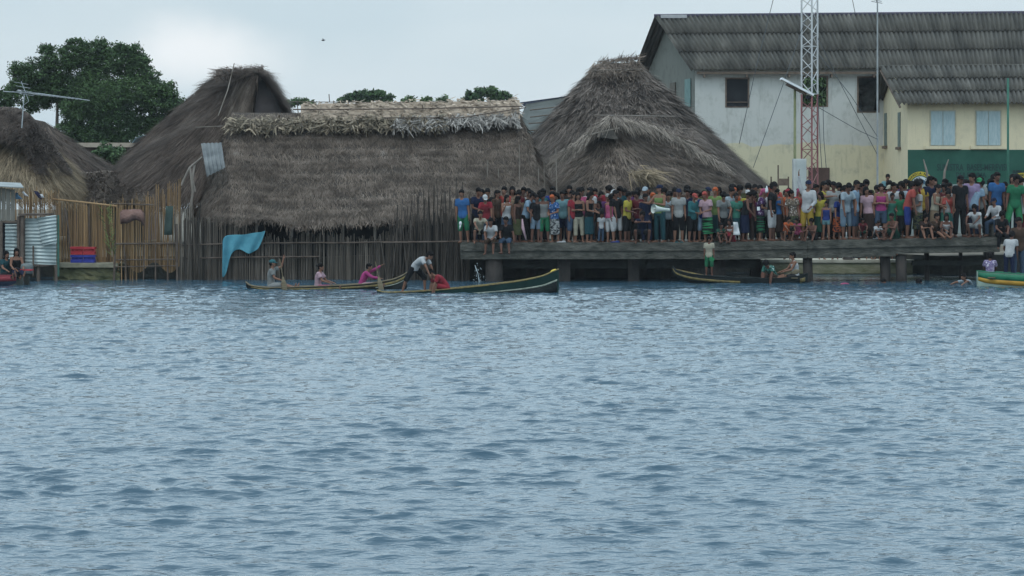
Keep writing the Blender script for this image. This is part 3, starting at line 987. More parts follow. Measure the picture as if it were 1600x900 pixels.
mb = MB(); mb.box2((W(108, 0, 104).x, 104, W(0, 230, 104).z), (W(232, 0, 104).x, 108, W(0, 223, 104).z)); mb.build('roof', M_pale, b_)
mb = MB(); mb.box2((W(112, 0, 104).x, 104.3, .6), (W(230, 0, 104).x, 107.6, W(0, 230.3, 104).z)); mb.build('wall', mat('shed_wall', (.09, .06, .06), (.15, .11, .1), 2, .9), b_)
mb = MB()
rows = [[tuple(W(206 + i * 5 + j, 224 - 14 * math.sin(math.pi * (i + .5) / 9) * (1 - j / 5) + random.uniform(-2, 2), 103.6 + .25 * j)) for i in range(9)] for j in range(6)]
Grid(rows).sheet(mb); o = mb.build('tarpaulin', mat('pale_blue_tarp', (.2, .32, .38), (.38, .5, .55), 3, .5), None, False)
md = o.modifiers.new('t', 'SOLIDIFY'); md.thickness = .01
tag(o, 'crumpled pale blue tarpaulin on the shed roof beside the steep hut', 'tarpaulin')
tree('leafy_shrub', 'dense dark green shrub in front of the shed below the big tree', 101, [(150, 250, 16), (170, 240, 20), (192, 248, 20), (205, 262, 16), (160, 266, 16), (180, 268, 18)], 178, leaf=.08, dens=30, limbs=3, tr=.08)['category'] = 'shrub'

# ------------------------------------------------------------------ grey two storey building
def plaster(name, c_up, c_lo, zb, stain=(.12, .125, .11), rag=.18):
    m = bpy.data.materials.new(name); m.use_nodes = True
    n = m.node_tree; b = n.nodes['Principled BSDF']; b.inputs['Roughness'].default_value = .92
    b.inputs['Specular IOR Level'].default_value = .2
    l = n.links.new
    g = n.nodes.new('ShaderNodeNewGeometry'); s_ = n.nodes.new('ShaderNodeSeparateXYZ'); l(g.outputs['Position'], s_.inputs[0])
    no = n.nodes.new('ShaderNodeTexNoise'); no.inputs['Scale'].default_value = .9; no.inputs['Detail'].default_value = 5; l(g.outputs['Position'], no.inputs['Vector'])
    ma = n.nodes.new('ShaderNodeMath'); ma.operation = 'MULTIPLY_ADD'; ma.inputs[1].default_value = rag * 4; l(no.outputs['Fac'], ma.inputs[0]); l(s_.outputs['Z'], ma.inputs[2])
    mr = n.nodes.new('ShaderNodeMapRange'); mr.inputs['From Min'].default_value = zb + rag * 2 - .03; mr.inputs['From Max'].default_value = zb + rag * 2 + .03; l(ma.outputs[0], mr.inputs['Value'])
    m1 = n.nodes.new('ShaderNodeMix'); m1.data_type = 'RGBA'; m1.inputs['A'].default_value = (*c_lo, 1); m1.inputs['B'].default_value = (*c_up, 1); l(mr.outputs[0], m1.inputs[0])
    mp_ = n.nodes.new('ShaderNodeMapping'); mp_.inputs['Scale'].default_value = (1.2, 1.2, .9); l(g.outputs['Position'], mp_.inputs['Vector'])
    n2 = n.nodes.new('ShaderNodeTexNoise'); n2.inputs['Scale'].default_value = 1.9; n2.inputs['Detail'].default_value = 9; n2.inputs['Roughness'].default_value = .68; l(mp_.outputs[0], n2.inputs['Vector'])
    r = n.nodes.new('ShaderNodeMapRange'); r.inputs['From Min'].default_value = .5; r.inputs['From Max'].default_value = .8; r.inputs['To Max'].default_value = .75; l(n2.outputs['Fac'], r.inputs['Value'])
    m2 = n.nodes.new('ShaderNodeMix'); m2.data_type = 'RGBA'; m2.inputs['B'].default_value = (*stain, 1); l(m1.outputs['Result'], m2.inputs['A']); l(r.outputs[0], m2.inputs[0])
    mp3 = n.nodes.new('ShaderNodeMapping'); mp3.inputs['Scale'].default_value = (2.6, 2.6, .28); l(g.outputs['Position'], mp3.inputs['Vector'])
    n4 = n.nodes.new('ShaderNodeTexNoise'); n4.inputs['Scale'].default_value = 2.2; n4.inputs['Detail'].default_value = 7; n4.inputs['Roughness'].default_value = .7; l(mp3.outputs[0], n4.inputs['Vector'])
    r4 = n.nodes.new('ShaderNodeMapRange'); r4.inputs['From Min'].default_value = .54; r4.inputs['From Max'].default_value = .78; r4.inputs['To Max'].default_value = .6; l(n4.outputs['Fac'], r4.inputs['Value'])
    m3 = n.nodes.new('ShaderNodeMix'); m3.data_type = 'RGBA'; m3.inputs['B'].default_value = (*[x * .8 for x in stain], 1); l(m2.outputs['Result'], m3.inputs['A']); l(r4.outputs[0], m3.inputs[0])
    m2 = m3
    l(m2.outputs['Result'], b.inputs['Base Color'])
    bp = n.nodes.new('ShaderNodeBump'); bp.inputs['Strength'].default_value = .3; bp.inputs['Distance'].default_value = .03; l(n2.outputs['Fac'], bp.inputs['Height']); l(bp.outputs[0], b.inputs['Normal'])
    return m
YB = 115.0
M_grey_wall = plaster('grey_plaster', (.46, .47, .45), (.52, .48, .34), W(0, 226, YB).z, (.22, .225, .2))
M_side_wall = plaster('dark_side_wall', (.15, .158, .142), (.19, .198, .178), 3.0, (.06, .068, .055))  # side and back walls, darker grey-green than the front
M_roof_g = mat('weathered_fibre_cement', (.036, .034, .029), (.088, .082, .07), .8, .9, bump=.3, bscale=5, c3=(.17, .162, .145), stretch=(2.6, .35, .35))
M_frame = mat('rotten_frame', (.10, .07, .055), (.17, .13, .1), 5, .85)
M_purple = mat('ridge_tile', (.05, .045, .07), (.08, .07, .1), 3, .8)
gb = empty('grey_building', W(1230, 0, YB) - Vector((0, 0, W(1230, 0, YB).z - .9)), 'two storey grey and cream plastered building with dark corrugated roof and empty windows', 'building')
zt = W(0, 107, YB).z
def wall_with_holes(x0, x1, z0, z1, Y, holes, th=.18):
    mb = MB(); zs_ = sorted({z0, z1, *[h[2] for h in holes], *[h[3] for h in holes]})
    xs_ = sorted({x0, x1, *[h[0] for h in holes], *[h[1] for h in holes]})
    def open_(i, j):
        if not (0 <= i < len(xs_) - 1 and 0 <= j < len(zs_) - 1): return True
        cx, cz = (xs_[i] + xs_[i + 1]) / 2, (zs_[j] + zs_[j + 1]) / 2
        return any(h[0] < cx < h[1] and h[2] < cz < h[3] for h in holes)
    for i in range(len(xs_) - 1):
        for j in range(len(zs_) - 1):
            if open_(i, j): continue
            a, b, c, d = xs_[i], xs_[i + 1], zs_[j], zs_[j + 1]
            mb.add([(a, Y, c), (b, Y, c), (b, Y, d), (a, Y, d), (a, Y + th, c), (b, Y + th, c), (b, Y + th, d), (a, Y + th, d)],
                   [(0, 1, 2, 3), (5, 4, 7, 6)] + ([(4, 0, 3, 7)] if open_(i - 1, j) else []) + ([(1, 5, 6, 2)] if open_(i + 1, j) else []) + ([(4, 5, 1, 0)] if open_(i, j - 1) else []) + ([(3, 2, 6, 7)] if open_(i, j + 1) else []))
    return mb
def pxr(a, b, t, bt, Y): return (W(a, 0, Y).x, W(b, 0, Y).x, W(0, bt, Y).z, W(0, t, Y).z)
x0, x1 = W(1086, 0, YB).x, W(1700, 0, YB).x
holes = [pxr(1133, 1171, 121, 168, YB), pxr(1252, 1294, 118, 167, YB), pxr(1339, 1374, 119, 176, YB)]
wl_ = wall_with_holes(x0, x1, .5, zt + .1, YB, holes).build('wall', M_grey_wall, gb)
YK = YB + 8.2
bh = [(x0 + 3.2, x0 + 8.6, 5.2, 8.0)]
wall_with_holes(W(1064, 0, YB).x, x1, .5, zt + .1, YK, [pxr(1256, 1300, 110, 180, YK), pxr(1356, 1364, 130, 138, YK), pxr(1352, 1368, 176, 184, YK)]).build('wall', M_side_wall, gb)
# interior: floor slab and partitions, coloured near-black as the shade of the rooms
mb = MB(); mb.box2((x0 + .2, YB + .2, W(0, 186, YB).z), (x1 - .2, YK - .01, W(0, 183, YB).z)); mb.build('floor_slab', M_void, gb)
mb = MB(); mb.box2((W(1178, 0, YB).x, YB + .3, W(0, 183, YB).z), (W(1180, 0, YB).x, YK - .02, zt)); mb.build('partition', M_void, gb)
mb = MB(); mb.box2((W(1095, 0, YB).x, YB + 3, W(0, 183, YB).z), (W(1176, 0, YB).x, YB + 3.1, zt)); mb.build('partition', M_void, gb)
# left gable wall, leaning away to the left
xk = W(1010, 0, YK).x
rz = W(0, 26, YB + 4.1).z
L0, L1 = Vector((x0, YB, .5)), Vector((xk, YK + .18, .5))
Lm = L0.lerp(L1, .5)
mb = MB()
L0 = L0 + Vector((-.004, .02, 0))
mb.loft([[L0, L1, Vector((L1.x, L1.y, zt)), Vector((Lm.x, Lm.y, rz - .15)), Vector((L0.x, L0.y, zt))], [p + Vector((.2, .02, 0)) for p in (L0, L1, Vector((L1.x, L1.y, zt)), Vector((Lm.x, Lm.y, rz - .15)), Vector((L0.x, L0.y, zt)))]])
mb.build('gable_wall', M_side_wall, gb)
nl = Vector((-(L1 - L0).y, (L1 - L0).x, 0)).normalized()
for u, a, b, m_, nm in ((.12, 122, 166, mat('turquoise_shutter', (.10, .18, .18), (.15, .24, .23), 4, .8), 'shutter'), (.42, 124, 160, mat('dull_side_shutter', (.07, .06, .05), (.11, .1, .08), 4, .8), 'shutter')):
    c = L0.lerp(L1, u) + nl * .03; d = (L1 - L0).normalized() * .45
    za, zb_ = W(0, b, YB).z, W(0, a, YB).z
    mb = MB(); mb.poly([c - d + Vector((0, 0, za)) - Vector((0, 0, .5)), c + d + Vector((0, 0, za - .5)), c + d + Vector((0, 0, zb_ - .5)), c - d + Vector((0, 0, zb_ - .5))], tuple(nl * .04)); mb.build(nm, m_, gb)
# window frames of rough wood with surrounds
M_blue_win = mat('dark_pane', (.012, .013, .016), (.018, .019, .022), 2, .9)
def win_frame(parent, h, Y, t=.07, m=M_frame, bar=None):
    a, b, lo, hi = h
    mb = MB()
    mb.box2((a, Y - .02, lo), (a + t, Y + .14, hi)); mb.box2((b - t, Y - .02, lo), (b, Y + .14, hi))
    mb.box2((a + t, Y - .02, hi - t), (b - t, Y + .14, hi)); mb.box2((a + t, Y - .02, lo), (b - t, Y + .14, lo + t * .6))
    if bar: mb.box2((a + t, Y + .05, bar), (b - t, Y + .08, bar + .03))
    return mb.build('window_frame', m, parent)
M_surr = mat('stained_render', (.2, .2, .18), (.28, .27, .24), 4, .95)
for i, h in enumerate(holes):
    win_frame(gb, h, YB, bar=W(0, 160, YB).z if i == 0 else None)
mb = MB(); a, b, lo, hi = holes[0]; mb.box2((a, YB + .1, lo + .05), (b, YB + .12, hi - .05)); mb.build('window_pane', M_blue_win, gb)
# debris seen in the right window
mb = MB()
for i in range(9):
    c = W(1352 + random.uniform(-6, 16), 135 + i * 5, YB + 2.5)
    mb.ell(c, (random.uniform(.3, .5), .3, random.uniform(.15, .3)), Matrix.Rotation(random.uniform(-1, 1), 3, 'Y'), 8, 5)
mb.build('debris', M_surr, gb)
# corrugated roof, three overlapping rows on the front slope
fe, rg = -.45, 4.1
def roofrow(parent, Pa, Pb, Pc, Pd, nrow, pitch, amp, m, name='roof_sheet', lap=.03):
    """Pa-Pb the ridge edge, Pc-Pd the eave edge; rows of sheets overlap like the real ones"""
    Pa, Pb, Pc, Pd = map(Vector, (Pa, Pb, Pc, Pd))
    nw = int((Pb - Pa).length / pitch)
    nn = (Pb - Pa).cross(Pc - Pa).normalized()
    if nn.z < 0: nn = -nn
    for j in range(nrow):
        v0, v1 = j / nrow, (j + 1) / nrow + (.012 if j < nrow - 1 else 0)
        up = nn * (lap * (nrow - j - 1) )
        a_, b_, c_, d_ = Pa.lerp(Pc, v0), Pb.lerp(Pd, v0), Pa.lerp(Pc, v1), Pb.lerp(Pd, v1)
        mb = MB(); corr(a_ + up, b_ + up, c_ + up + nn * .02, d_ + up + nn * .02, nw, amp, 1, 6).sheet(mb)
        o = mb.build(name, m, parent, True)
        md = o.modifiers.new('t', 'SOLIDIFY'); md.thickness = .012
RY = YB + 4.1
RA, RB = W(1022, 27, RY), W(1720, 21, RY)
EA, EB = W(1079, 110, YB - .5), W(1720, 104, YB - .5)
BA = Vector((2 * RA.x - EA.x + .5, YK + .7, EA.z)); BB = Vector((EB.x, YK + .7, EB.z))
roofrow(gb, RA, RB, EA, EB, 3, .215, .05, M_roof_g)
roofrow(gb, RA, RB, BA, BB, 1, .215, .05, M_roof_g)
mb = MB(); mb.tube([RA + Vector((0, 0, .06)), RB + Vector((0, 0, .06))], .09, 6); mb.build('ridge_cap', M_purple, gb)
mb = MB(); mb.box2((EA.x + .3, YB - .42, EA.z - .16), (EB.x, YB - .36, EA.z - .05)); mb.build('fascia', M_frame, gb)
for k in range(9):
    x = EA.x + .6 + k * 1.9
    mb = MB(); mb.box2((x, YB - .4, EA.z - .3), (x + .07, YB, EA.z - .17)); mb.build('rafter_end', M_frame, gb)
# pale plastic bags on the ridge end
mb = MB(); mb.box((RA.x + .9, RY - .1, RA.z + .02), (1.2, .5, .16)); mb.build('pale_verge_board', mat('pale_board', (.3, .3, .32), (.4, .4, .4), 5, .8), gb)
# service door / dark opening low on the facade
mb = MB(); a, b, lo, hi = pxr(1263, 1296, 262, 330, YB); mb.box2((a, YB - .05, lo), (b, YB - .003, hi)); mb.build('door', mat('brown_door', (.06, .035, .03), (.09, .055, .045), 4, .8), gb)

# ------------------------------------------------------------------ cream building on the right with the green mural wall
YC = 108.0
M_cream = plaster('cream_plaster', (.60, .53, .37), (.60, .53, .37), 0, (.42, .38, .28))
M_green = mat('green_paint', (.010, .065, .045), (.018, .085, .06), 1.5, .75, c3=(.03, .1, .07))
M_shut = mat('pale_blue_shutter', (.27, .36, .38), (.37, .45, .46), 3, .8, stretch=(6, 1, 1))
cb = empty('cream_building', W(1500, 0, YC) - Vector((0, 0, W(1500, 0, YC).z - .9)), 'cream painted building with blue shutters and dark green mural band behind the crowd', 'building')
x0, x1 = W(1418, 0, YC).x, W(1720, 0, YC).x
ze = W(0, 160, YC).z
mb = MB(); mb.box2((x0, YC, .5), (x1, YC + 8, ze)); mb.build('wall', M_cream, cb)
xl = x0
mb = MB()
mb.poly([(x0 + .003, YC + .02, ze - .02), (x0 + .003, YC + 4, W(0, 112, YC + 3.4).z), (x0 + .003, YC + 8, ze - .02)], (.2, 0, 0)); mb.build('gable_wall', M_cream, cb)
mb = MB(); mb.box2((x0 + .01, YC - .004, .5), (x1, YC - .001, W(0, 234, YC).z))
gm_ = mb.build('green_band', M_green, cb)
for a, b in ((1454, 1492), (1525, 1563)):
    h = pxr(a, b, 174, 227, YC)
    mb = MB(); mb.box2((h[0] - .04, YC - .03, h[2] - .02), (h[1] + .04, YC - .002, h[3] + .05)); fr = mb.build('window', mat('window_surround', (.35, .33, .25), (.45, .42, .33), 4, .8), cb)
    for s_ in (0, 1):
        w_ = (h[1] - h[0]) / 2
        mb = MB(); mb.box2((h[0] + s_ * w_ + .012, YC - .06, h[2]), (h[0] + (s_ + 1) * w_ - .012, YC - .033, h[3])); mb.build('shutter', M_shut, fr)
    mb = MB(); mb.box2((h[0] - .25, YC - .12, h[2] - .16), (h[1] + .25, YC - .002, h[2] - .03)); mb.build('sill', M_cream, fr)
for yy, t, b, w_ in ((1.9, 173, 228, .3), (5.9, 170, 224, .3)):
    mb = MB(); zb_, zt_ = W(0, b, YC).z, W(0, t, YC).z
    xx = x0
    mb.box2((xx - .03, YC + yy, zb_), (xx - .002, YC + yy + .7, zt_)); wn = mb.build('window', mat('dull_louvre', (.08, .11, .1), (.14, .18, .16), 5, .6), cb)
    mb = MB(); mb.box2((xx - .12, YC + yy - .1, zb_ - .12), (xx - .002, YC + yy + .8, zb_ - .003)); mb.build('sill', M_frame, wn)
# its roof
RA, RB = W(1374, 106, YC + 3.6), W(1740, 103, YC + 3.6)
EA, EB = W(1404, 163, YC - .55), W(1740, 161, YC - .55)
roofrow(cb, RA, RB, EA, EB, 3, .215, .05, M_roof_g)
roofrow(cb, RA, RB, Vector((EA.x + .2, YC + 8.2, EA.z)), Vector((EB.x, YC + 8.2, EB.z)), 1, .215, .05, M_roof_g)
mb = MB(); mb.tube([RA + Vector((0, 0, .05)), RB + Vector((0, 0, .05))], .07, 6); mb.build('ridge_cap', M_roof_g, cb)
mb = MB(); mb.tube([RA + Vector((.06, .0, -.12)), EA + Vector((.06, 0, -.12))], .05, 5); mb.build('verge_rafter', M_frame, cb)
# mural: lettering and two painted emblems
M_yel = mat('mural_yellow', (.42, .33, .03), (.5, .4, .05), 6, .8)
M_wht = mat('mural_white', (.5, .53, .55), (.6, .62, .62), 6, .8)
M_blk = mat('mural_black', (.012, .014, .02), (.02, .02, .03), 6, .8)
M_dgr = mat('mural_letter', (.010, .033, .032), (.014, .04, .04), 6, .8)
M_blu = mat('mural_blue', (.03, .08, .13), (.05, .11, .16), 6, .8)
def put_text(s_, size, px, py, Y, m, parent, name='lettering', sx=1.0, rot=0.0, ex=.002, bold=0.0):
    me = text_mesh(s_, size, ex, bold)
    o = link(name, me, m)
    p = W(px, py, Y)
    o.parent = parent
    o.matrix_parent_inverse = Matrix.Translation(-Vector(parent.location))
    o.rotation_euler = (R(90), R(rot), 0)
    o.scale = (sx, 1, 1)
    o.location = p
    return o
put_text('SUMISTRA  BASES-MEREVISE', .40, 1520, 262, YC - .012, M_dgr, gm_, sx=.62, bold=.006)
put_text('DULES UMA', .30, 1517, 274, YC - .012, M_dgr, gm_, sx=.8, bold=.006)
def ring(px, py, r0, r1, a0, a1, Y, m, parent, name, sy=1.0, off=.006):
    s_ = Y / F; c = W(px, py, Y)
    mb = MB(); pts0, pts1 = [], []
    n = 28
    for i in range(n + 1):
        t = R(a0 + (a1 - a0) * i / n)
        pts0.append((c.x + r0 * s_ * math.cos(t), Y - off, c.z + r0 * s_ * sy * math.sin(t)))
        pts1.append((c.x + r1 * s_ * math.cos(t), Y - off, c.z + r1 * s_ * sy * math.sin(t)))
    Fs = [(i, i + 1, n + 2 + i, n + 1 + i) for i in range(n)]
    mb.add(pts0 + pts1, Fs)
    return mb.build(name, m, parent)
def arc_text(s_, px, py, r, a0, a1, size, Y, m, parent, sy=1.0):
    sc = Y / F
    for i, ch in enumerate(s_):
        if ch == ' ': continue
        t = a0 + (a1 - a0) * i / (len(s_) - 1)
        put_text(ch, size, px + r * math.cos(R(t)), py - r * sy * math.sin(R(t)), Y - .016, m, parent, 'letter', rot=90 - t, bold=.004)
em = (1438, 290)
e1 = ring(*em, 0, 10.5, 0, 180, YC, M_blu, gm_, 'emblem_field', off=.008)
ring(*em, 10.5, 14.5, 5, 175, YC, M_wht, e1, 'emblem_ring', off=.008)
ring(*em, 16, 22, 8, 172, YC, M_yel, e1, 'emblem_band', off=.008)
arc_text('GUARDIA NAVAL', em[0], em[1], 19, 158, 22, .13, YC, M_blk, gm_)
arc_text('ZONA  VI', em[0], em[1], 12.4, 150, 30, .1, YC, M_blk, gm_)
e2 = ring(1598, 303, 0, 22, 20, 160, YC, M_wht, gm_, 'emblem_field', off=.008)
ring(1598, 303, 24, 33, 50, 130, YC, M_yel, e2, 'emblem_band', off=.008)
put_text('SUPER ASI', .15, 1594, 268.3, YC - .016, M_blk, gm_, sx=.95, bold=.004)
put_text('TU SERVI', .13, 1594, 274.2, YC - .016, M_blk, gm_, sx=.9, bold=.004)
# pale low wall in front of the mural
mb = MB(); mb.box2((W(1425, 0, 104).x, 104, .5), (W(1720, 0, 104).x, 104.2, W(0, 288, 104).z))
tag(mb.build('low_wall', mat('pale_low_wall', (.2, .24, .24), (.28, .32, .31), 2, .9)), 'low pale grey wall in front of the green mural', 'wall')

# ------------------------------------------------------------------ lattice mast, guys, lamp, cabinet
YT = 101.0
M_red = mat('red_mast_paint', (.20, .07, .075), (.28, .12, .12), 3, .7)
M_whm = mat('white_mast_paint', (.42, .43, .44), (.52, .53, .53), 3, .6)
M_wire = mat('guy_wire', (.06, .07, .08), (.09, .1, .11), 3, .6)
cxm = W(1265.5, 0, YT).x
mast = empty('lattice_mast', (cxm, YT, .9), 'tall three legged lattice mast painted white above and red below', 'mast')
legs = [(-.325, .0), (.325, .06), (.0, -.40)]
legs = [(W(1253, 0, YT).x - cxm, 0.12), (W(1278, 0, YT).x - cxm, 0.12), (W(1266.5, 0, YT).x - cxm, -.42)]
z_sw = W(0, 147, YT).z
for zl, zh, m_ in ((.8, z_sw, M_red), (z_sw, 15.5, M_whm)):
    for lx, ly in legs:
        mb = MB(); mb.tube([(cxm + lx, YT + ly, zl), (cxm + lx, YT + ly, zh)], .036, 6); mb.build('mast_leg', m_, mast)
    mb = MB(); step = .47; z = zl; k = 0
    while z + step < zh + .05:
        for i in range(3):
            (ax_, ay_), (bx_, by_) = legs[i], legs[(i + 1) % 3]
            if k % 2: ax_, ay_, bx_, by_ = bx_, by_, ax_, ay_
            mb.tube([(cxm + ax_, YT + ay_, z), (cxm + bx_, YT + by_, z + step)], .016, 4)
            if k % 4 == 0: mb.tube([(cxm + ax_, YT + ay_, z), (cxm + bx_, YT + by_, z)], .014, 4)
        z += step; k += 1
    br = mb.build('lattice_bracing', m_, mast)
for i, (pts, lab) in enumerate((([W(1206, 0, YT), W(1200, -40, YT)], None),
        ([W(1177, 262, 100), W(1225, 128, 100.5), W(1262, 20, YT)], 'guy wire running from the large hut side up to the mast'),
        ([W(1155, 225, 103), W(1180, 112, 102), W(1208, 0, 101.5), W(1222, -60, YT)], 'guy wire crossing the left window of the grey building'),
        ([W(1371, 242, 103), W(1312, 128, 102), W(1278, 60, YT)], 'guy wire running down right from the mast to the thin pole'),
        ([W(1372, 215, 103), W(1330, 150, 102), W(1279, 85, YT)], 'thinner guy wire above the right descending one'),
        ([W(1372, 218, 103), W(1340, 203, 102), W(1279, 168, YT)], 'slack cable crossing the grey wall right of the mast'),
        ([W(1332, 0, 106), W(1337, 25, 108)], 'short wire above the roof right of the mast'),
        ([W(1284, 262, 101), W(1281, 215, 101), W(1278, 150, YT)], 'cable hanging just right of the mast, nearer one'),
        ([W(1291, 262, 102), W(1287, 215, 102), W(1286, 165, 102)], 'cable hanging just right of the mast, farther one'))):
    if lab is None: continue
    mb = MB(); mb.tube(pts, .013, 4); tag(mb.build('guy_wire', M_wire), lab, 'wire', 'wires around the mast')
lp = empty('solar_street_lamp', W(1243, 295, 98), 'olive lamp post topped by a tilted white solar panel beside the mast', 'street lamp')
p = W(1242, 0, 98)
mb = MB(); mb.tube([(p.x, 98, .8), (p.x, 98, W(0, 139, 98).z)], [.055, .05], 8); mb.build('post', mat('olive_post', (.13, .15, .07), (.2, .21, .11), 4, .6), lp, True)
mb = MB(); a, b = W(1220, 123, 98), W(1270, 149, 98)
ang = math.atan2(a.z - b.z, b.x - a.x)
mb.box(a.lerp(b, .5), ((b - a).length, .75, .08), Matrix.Rotation(ang, 3, 'Y')); o = mb.build('solar_panel', mat('white_panel', (.6, .63, .66), (.7, .72, .74), 3, .4), lp)
mb = MB(); mb.box(a.lerp(b, .5) + Vector((-.03, 0, -.09)), ((b - a).length * .62, .3, .07), Matrix.Rotation(ang, 3, 'Y')); mb.build('bracket', M_frame, lp)
mb = MB(); mb.ell(W(1263, 152, 97.9), (.12, .12, .09)); mb.build('lamp_head', M_blk, lp)
cbn = empty('electric_cabinet', W(1250, 295, 97), 'tall white metal cabinet at the foot of the lattice mast', 'cabinet')
a, b = W(1240, 290, 97), W(1260, 248, 97)
mb = MB(); mb.box2((a.x, 97, .8), (b.x, 97.5, b.z)); mb.build('box', mat('white_cabinet', (.38, .41, .41), (.48, .5, .49), 2, .6), cbn)
mb = MB(); mb.box2((a.x + .1, 96.97, 1.1), (b.x - .04, 96.995, b.z - .06)); mb.build('cabinet_door', mat('grey_cabinet_door', (.34, .38, .38), (.42, .45, .44), 2, .6), cbn)
ap = empty('antenna_pole', W(1371, 295, 103), 'thin grey antenna pole rising past the roof corner of both buildings', 'antenna')
p = W(1371, 0, 103)
mb = MB(); mb.tube([(p.x, 103, .8), (p.x, 103, W(0, 2, 103).z)], [.045, .03], 6); mb.build('pole', mat('galvanised_pole', (.22, .24, .25), (.32, .34, .34), 3, .5), ap)
mb = MB()
for k in range(5):
    c = W(1370, 4 - k * 3, 103); mb.tube([c + Vector((-.22 + .03 * k, 0, .05)), c + Vector((.22 - .03 * k, 0, -.03))], .012, 4)
mb.tube([W(1370, 4, 103), W(1370, -12, 103)], .02, 5)
mb.build('aerial', M_wire, ap)
mb = MB(); p = W(1575, 0, 100); mb.tube([(p.x, 100, .8), (p.x, 100, W(0, 122, 100).z)], .045, 8)
tag(mb.build('green_pole', mat('green_pole_paint', (.02, .10, .07), (.03, .13, .09), 3, .6), None, True), 'slim dark green pole standing before the right blue shutter', 'pole')
for pts, lab in (([W(1452, 292, 98), W(1448, 268, 98), W(1443, 249, 98)], 'thin grey dead branch upright before the left mural emblem'), ([W(1474, 292, 98), W(1476, 268, 98), W(1482, 249, 98)], 'crooked grey dead branch leaning right before the green wall')):
    mb = MB(); mb.tube(pts, [.05, .045, .02], 6); tag(mb.build('dead_branch', M_stick), lab, 'branch')
# stumps and planks by the hut corner
pl = empty('plank_barrier', W(1227, 290, 97), 'small rough plank barrier with thin uprights beside the big hut corner', 'barrier')
mb = MB(); mb.box2(tuple(W(1215, 290, 97)), tuple(W(1232, 279, 97.06))); mb.build('plank', M_frame, pl)
for px, t in ((1216, 258), (1205, 276), (1232, 276)):
    mb = MB(); mb.tube([W(px, 300, 97.1), W(px, t, 97.1)], .03, 5); mb.build('upright', M_pole, pl)
bdz = W(505, 63, 70)
bird = MB(); bird.tube([bdz + Vector((-.05, 0, 0)), bdz, bdz + Vector((.06, 0, .01))], [.006, .022, .006], 6)
bird.poly([bdz + Vector((-.015, 0, .005)), bdz + Vector((.02, 0, .005)), bdz + Vector((.0, -.1, .05))], (0, 0, .004)); bird.poly([bdz + Vector((-.015, 0, .005)), bdz + Vector((.02, 0, .005)), bdz + Vector((-.03, .1, .06))], (0, 0, .004))
tag(bird.build('bird', M_blk), 'tiny dark bird flying alone in the sky over the long hut', 'bird')

# ------------------------------------------------------------------ left shore: seawall, reed fences, tin shack, crates, aerial
sw = empty('seawall', W(133, 440, 84), 'short mossy stone seawall between the tin shack and the reed fence', 'seawall')
mb = MB(); V = []
for j in range(7):
    V.append([tuple(W(84 + 8 * i, 413 + 4.6 * j, 84.1) + Vector((0, rng.normal(0, .03) - .02 * j, 0))) for i in range(14)])
a = np.array(V); top = a[0].copy(); top[:, 1] += 1.9; top2 = top.copy(); top2[:, 2] -= 1.2
Grid([list(map(tuple, top2)), list(map(tuple, top))] + V).sheet(mb)
mb.build('stonework', mat('mossy_stone', (.045, .05, .025), (.11, .105, .055), 2.2, .95, bump=1, bscale=5), sw)
mb = MB(); mb.box2(tuple(W(84, 418, 83.95)), (W(184, 0, 84).x, 85.9, W(0, 411.5, 84).z)); mb.build('cap', mat('pale_cap', (.15, .14, .1), (.24, .22, .16), 3, .9, bump=.8, bscale=6), sw)
# reed fence A (behind the crates) and B (over the water)
fa = empty('reed_fence', W(130, 412, 85.5), 'tan upright reed fence behind the red and blue crates', 'fence')
mb = MB()
ft = lambda x: W(0, 322 - 16 * math.sin((x + 17) * 1.2) ** 2, 85.5).z
stick_wall(mb, [(W(88, 0, 85.5).x, 85.5), (W(180, 0, 85.5).x, 85.4)], .45, lambda x: W(0, 318, 85.5).z, gap=.028, r=(.012, .02), lean=.015, rtop=.05, Yj=.03)
mb.build('reeds', M_reed, fa)
mb = MB(); mb.tube([W(82, 311, 85.3), W(130, 316, 85.2), W(182, 322, 85.2)], .03, 6); mb.build('rail', M_reed, fa)
mb = MB(); mb.tube([W(110, 395, 85.3), W(106, 352, 85.3), W(102, 325, 85.3)], .03, 6); mb.build('rail', M_pole, fa)
mb = MB(); mb.tube([W(140, 392, 85.3), W(139, 322, 85.3)], .025, 6); mb.build('rail', M_pole, fa)
fb = empty('reed_fence', W(228, 440, 84.3), 'tan reed fence standing in the water with dark rails and ragged top', 'fence')
def tb(x):
    px = 800 + x * F / 84.3
    return W(0, 318 - 26 * max(0, (px - 200) / 75) + 7 * math.sin(px * .35), 84.3).z
mb = MB(); stick_wall(mb, [(W(180, 0, 84.3).x, 84.35), (W(283, 0, 84.3).x, 84.2)], lambda x: W(0, 418 + 8 * math.sin(x * 6), 84.3).z, tb, gap=.024, r=(.01, .018), lean=.04, rtop=.13, Yj=.07)
mb.build('reeds', M_reed, fb)
mb = MB(); stick_wall(mb, [(W(178, 0, 84.1).x, 84.1), (W(215, 0, 84.1).x, 84.1)], -.3, W(0, 330, 84).z, gap=.06, r=(.01, .018), lean=.05, rtop=.2)
mb.build('reeds', M_reed, fb)
for a, b, r in (((180, 381), (278, 380), .028), ((180, 406), (278, 405), .02), ((178, 417), (278, 415), .018), ((178, 440), (180, 380), .035), ((224, 440), (226, 382), .022), ((243, 438), (243, 382), .025), ((262, 442), (262, 380), .03), ((277, 442), (276, 350), .04), ((197, 440), (194, 382), .02), ((170, 318), (240, 320), .02)):
    mb = MB(); mb.tube([W(*a, 83.95), W(*b, 83.95)], r, 6); mb.build('rail', M_pole, fb)
mb = MB(); mb.box2((W(200, 0, 85).x, 85.2, -.3), (W(300, 0, 85).x, 85.3, W(0, 418, 85).z)); mb.build('backing', M_bank, fb)
